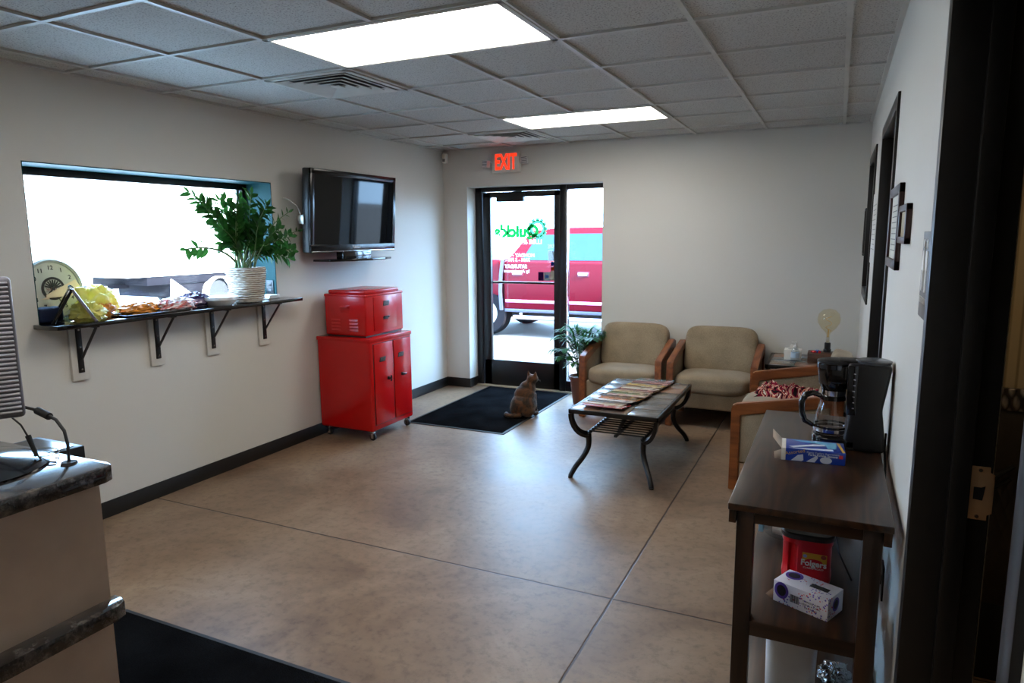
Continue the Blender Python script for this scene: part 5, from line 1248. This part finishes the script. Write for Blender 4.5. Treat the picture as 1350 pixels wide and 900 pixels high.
# trailer seen through the left window
tl = thing('cargo_trailer', 'low white trailer with dark underframe seen through the left window', 'trailer', (-14, 12.2, -.02))
m = MB(); m.prism([(-2.1, .82), (2.2, .82), (2.2, 1.75), (-1.2, 1.75), (-1.9, 1.35)], 2.0, TYZ(-2.0), b=.03); m.build('body', plain('trailer_white', (230, 230, 228), .35), tl)
m = MB(); m.box(-1.95, -.05, -1.6, 2.15, .62, .82, .01).box(-1.2, -.8, -3.0, -1.5, .55, .65, .01).box(-1.9, -.1, -1.0, 2.0, .30, .64, .01); m.build('underframe', plain('slate_blue_chassis', (12, 12, 18), .8, spec=.1), tl)
m = MB(); m.lathe([(.44, -.12), (.44, .12), (.41, .12), (.41, -.12), (.44, -.12)], T(-.02, .35, .30) @ Ry(R90), 32, a0=R90 - .2, a1=1.5 * PI + .2); m.prism([(-1.05, .20), (-.35, .28), (-1.0, .74)], .04, TYZ(-.04)); m.build('fender', plain('fender_white', (232, 232, 230), .35), tl)
for yy_ in (.35,):
    for xx in (-.12, -1.85): MB().lathe([(0, -.09), (.30, -.09), (.33, -.06), (.33, .06), (.30, .09), (0, .09)], T(xx, yy_, .33) @ Ry(R90), 32).build('wheel', M_RUBBER, tl)
MB().box(-1.05, -.95, -2.6, -2.5, 0.0, .6).build('jack_stand', plain('jack_grey', (110, 112, 120), .5), tl)
# hatchback further off
hc = thing('car', 'distant pale blue car beyond the trailer, glimpsed through the plant', 'car', (-24, 20.5, -.02))
m = MB(); m.prism([(-2.1, .35), (2.1, .35), (2.15, .8), (1.3, .95), (.7, 1.42), (-1.0, 1.45), (-1.8, .95), (-2.15, .85)], 1.7, TYZ(-.85), b=.04, seg=3); m.build('body', plain('pale_blue_car_paint', (150, 180, 196), .25, coat=.5), hc)
m = MB(); m.prism([(-1.0, .97), (1.05, .97), (.62, 1.36), (-.9, 1.38)], 1.72, TYZ(-.86)); m.build('side_glass', plain('car_glass_grey', (60, 80, 90), .1), hc)
for yv in (-1.3, 1.35):
    for xv in (-.78, .78): MB().lathe([(0, -.1), (.31, -.1), (.33, -.06), (.33, .06), (.31, .1), (0, .1)], T(xv, yv, .33) @ Ry(R90), 24).build('wheel', M_RUBBER, hc)
yd = thing('traffic_drum', 'yellow drum out in the lot behind the plant basket', 'drum', (-15.5, 15.6, -.02))
MB().lathe([(0, 0), (.30, 0), (.30, .06), (.24, .08), (.22, .5), (.20, .95), (.17, 1.0), (0, 1.02)], n=28).build('drum_body', plain('yellow_drum', (222, 176, 60), .5), yd)
MB().lathe([(.226, .45), (.232, .45), (.226, .6), (.22, .6)], n=28).build('reflective_band', M_WHITE, yd)
# clear jug just outside the door
jg = thing('water_jug', 'pale translucent plastic jug on the concrete just outside the glass door', 'jug', (-3.66, 7.35, -.02))
MB().lathe([(0, 0), (.085, 0), (.095, .012), (.095, .16), (.088, .19), (.04, .215), (.022, .225), (.022, .25), (0, .25)], n=32).build('jug_body', glass('pale_poly', (.75, .88, .92), extra=.25, rough=.3), jg)
MB().lathe([(0, .25), (.025, .25), (.025, .27), (0, .27)], n=24).build('cap', M_WHITE, jg)
MB().tube([(.03, 0, .222), (.075, 0, .235), (.10, 0, .20), (.095, 0, .15)], .010, n=8).build('handle', M_WHITE, jg)

# ------------------------------------------------------------------ pickup truck parked outside the door
tk = thing('pickup_truck', 'crimson crew cab pickup truck parked outside the glass door', 'truck', (-3.6, 10.4, -.02))
M_CAR = plain('crimson_car_paint', (80, 2, 18), .3, coat=.0, spec=.09, var=.02)
M_TG = plain('tinted_truck_glass', (26, 54, 72), .06, spec=.22)
M_GREY = plain('grey_plastic_cladding', (56, 56, 70), .5)
# profile in (x, z) of local coordinates; the side facing the door is y = 0, the truck is 1.95 wide
lower_p = [(-1.50, .44), (-1.02, .44), (-.98, .42), (3.4, .42)]
def side_body(pts, y0, depth, m, nm, bv=.03, par=tk):
    q = MB(); q.prism(pts, depth, Matrix(((1, 0, 0, 0), (0, 0, 1, y0), (0, 1, 0, 0), (0, 0, 0, 1))), b=bv, seg=3); return q.build(nm, m, par)
cab = side_body([(-1.44, .45), (3.6, .45), (3.6, 1.12), (2.55, 1.24), (-1.44, 1.27)], 0, 1.95, M_CAR, 'cab_body', .045)
side_body([(-3.95, .50), (-2.12, .50), (-2.08, .62), (-1.96, .68), (-1.26 - .28, .68), (-1.50, .50), (-1.50, 1.285), (-3.95, 1.30)], .0, 1.95, M_CAR, 'cargo_bed', .03)
m = MB(); V = []
gh = [(-1.40, 1.25), (-1.02, 1.75), (-.55, 1.80), (.85, 1.80), (1.35, 1.72), (2.25, 1.24)]
vs = [(x, .04 + .22 * (z - 1.25) / .55, z) for x, z in gh] + [(x, 1.91 - .22 * (z - 1.25) / .55, z) for x, z in gh]; n = len(gh)
m.poly(vs, [tuple(range(n))[::1], tuple(range(2 * n - 1, n - 1, -1))] + [(i, n + i, n + i + 1, i + 1) for i in range(n - 1)]); m.build('greenhouse', M_CAR, tk)
def pane(nm, pts):
    q = MB(); k = lambda z: .04 + .22 * (z - 1.25) / .55 - .004
    q.poly([(x, k(z), z) for x, z in pts] + [(x, k(z) + .003, z) for x, z in pts], [tuple(range(len(pts))), tuple(range(2 * len(pts) - 1, len(pts) - 1, -1))]); return q.build(nm, M_TG, tk)
pane('rear_side_window', [(-1.12, 1.275), (-.92, 1.64), (-.78, 1.685), (-.52, 1.69), (-.52, 1.275)])
pane('front_side_window', [(-.42, 1.275), (-.42, 1.70), (.80, 1.70), (1.28, 1.62), (1.85, 1.275)])
m = MB(); m.box(-.52, -.42, .060, .075, 1.27, 1.50, .005); m.build('door_pillar', plain('black_pillar', (24, 24, 30), .3), tk)
for nm, x0, x1 in (('rear_door_seam', -.470, -.462), ('cab_seam', -1.36, -1.352), ('front_door_seam', 1.15, 1.158)): MB().box(x0, x1, -.0015, .01, .50, 1.26).build(nm, plain('seam_dark', (60, 10, 30), .6), tk)
for x in (-1.245, -.095 + .0):
    h = MB().box(x - .02, x + .15, -.022, .0, 1.035, 1.085, .008).build('door_handle', M_CHROME, tk)
    MB().box(x - .035, x + .165, -.004, .004, 1.018, 1.102, .006).build('handle_recess', plain('recess_dark', (90, 20, 46), .4), h)
m = MB(); m.box(-1.40, 3.6, -.018, .002, .575, .625, .008); m.build('side_moulding', plain('pink_silver_moulding', (196, 120, 160), .25, coat=.6), tk)
m = MB(); m.box(-1.42, 3.6, -.006, .02, .415, .47, .006); m.build('rocker_panel', M_GREY, tk)
m = MB(); m.tube([(-1.20, -.10, .345), (2.4, -.10, .345)], .038, n=12); m.box(-1.1, -1.05, -.10, .15, .34, .42).box(1.2, 1.25, -.10, .15, .34, .42); m.build('running_board', M_CHROME, tk)
m = MB(); m.tube([(-1.47, -.02, .44), (-1.49, -.02, .75), (-1.475, -.02, 1.05), (-1.44, -.02, 1.28)], .018, flat=(.03, .055)); m.build('cab_gap_trim', M_GREY, tk)
for x in (-1.78, 2.25):
    for y in (.13, 1.78):
        w = MB(); w.lathe([(.22, -.13), (.36, -.13), (.385, -.10), (.385, .10), (.36, .13), (.22, .13), (.22, -.13)], T(x, y, .385) @ Rx(R90), 40); w = w.build('wheel', plain('tyre_rubber', (22, 22, 26), .9, spec=.05), tk)
        q = MB(); q.lathe([(0, .10), (.06, .12), (.08, .07), (.19, .08), (.225, .12), (.225, -.10), (0, -.10)], T(x, y, .385) @ Rx(R90 if y < 1 else -R90), 32); q.build('rim', M_STEEL, w)
m = MB(); m.box(-2.25, 2.8, .25, 1.7, .30, .50); m.build('underbody', plain('underbody_black', (20, 20, 24), .8), tk)
m = MB(); m.box(1.32, 1.55, -.26, -.06, 1.22, 1.42, .03, 3).box(1.38, 1.46, -.08, .06, 1.24, 1.30, .01); m.build('side_mirror', M_CAR, tk)
for x in (-3.97, ): MB().box(x - .02, x + .03, .05, .25, .85, 1.2, .01).build('tail_light', plain('red_lens', (150, 20, 20), .2), tk)
for x in (.35, -.55):
    for y in (.45, 1.5):
        s = MB(); s.box(x - .10, x + .06, y - .22, y + .22, .9, 1.42, .05, 3); s.box(x - .07, x + .04, y - .11, y + .11, 1.44, 1.62, .04, 3); s.build('seat_back', plain('cab_seat_grey', (70, 72, 80), .8), tk)
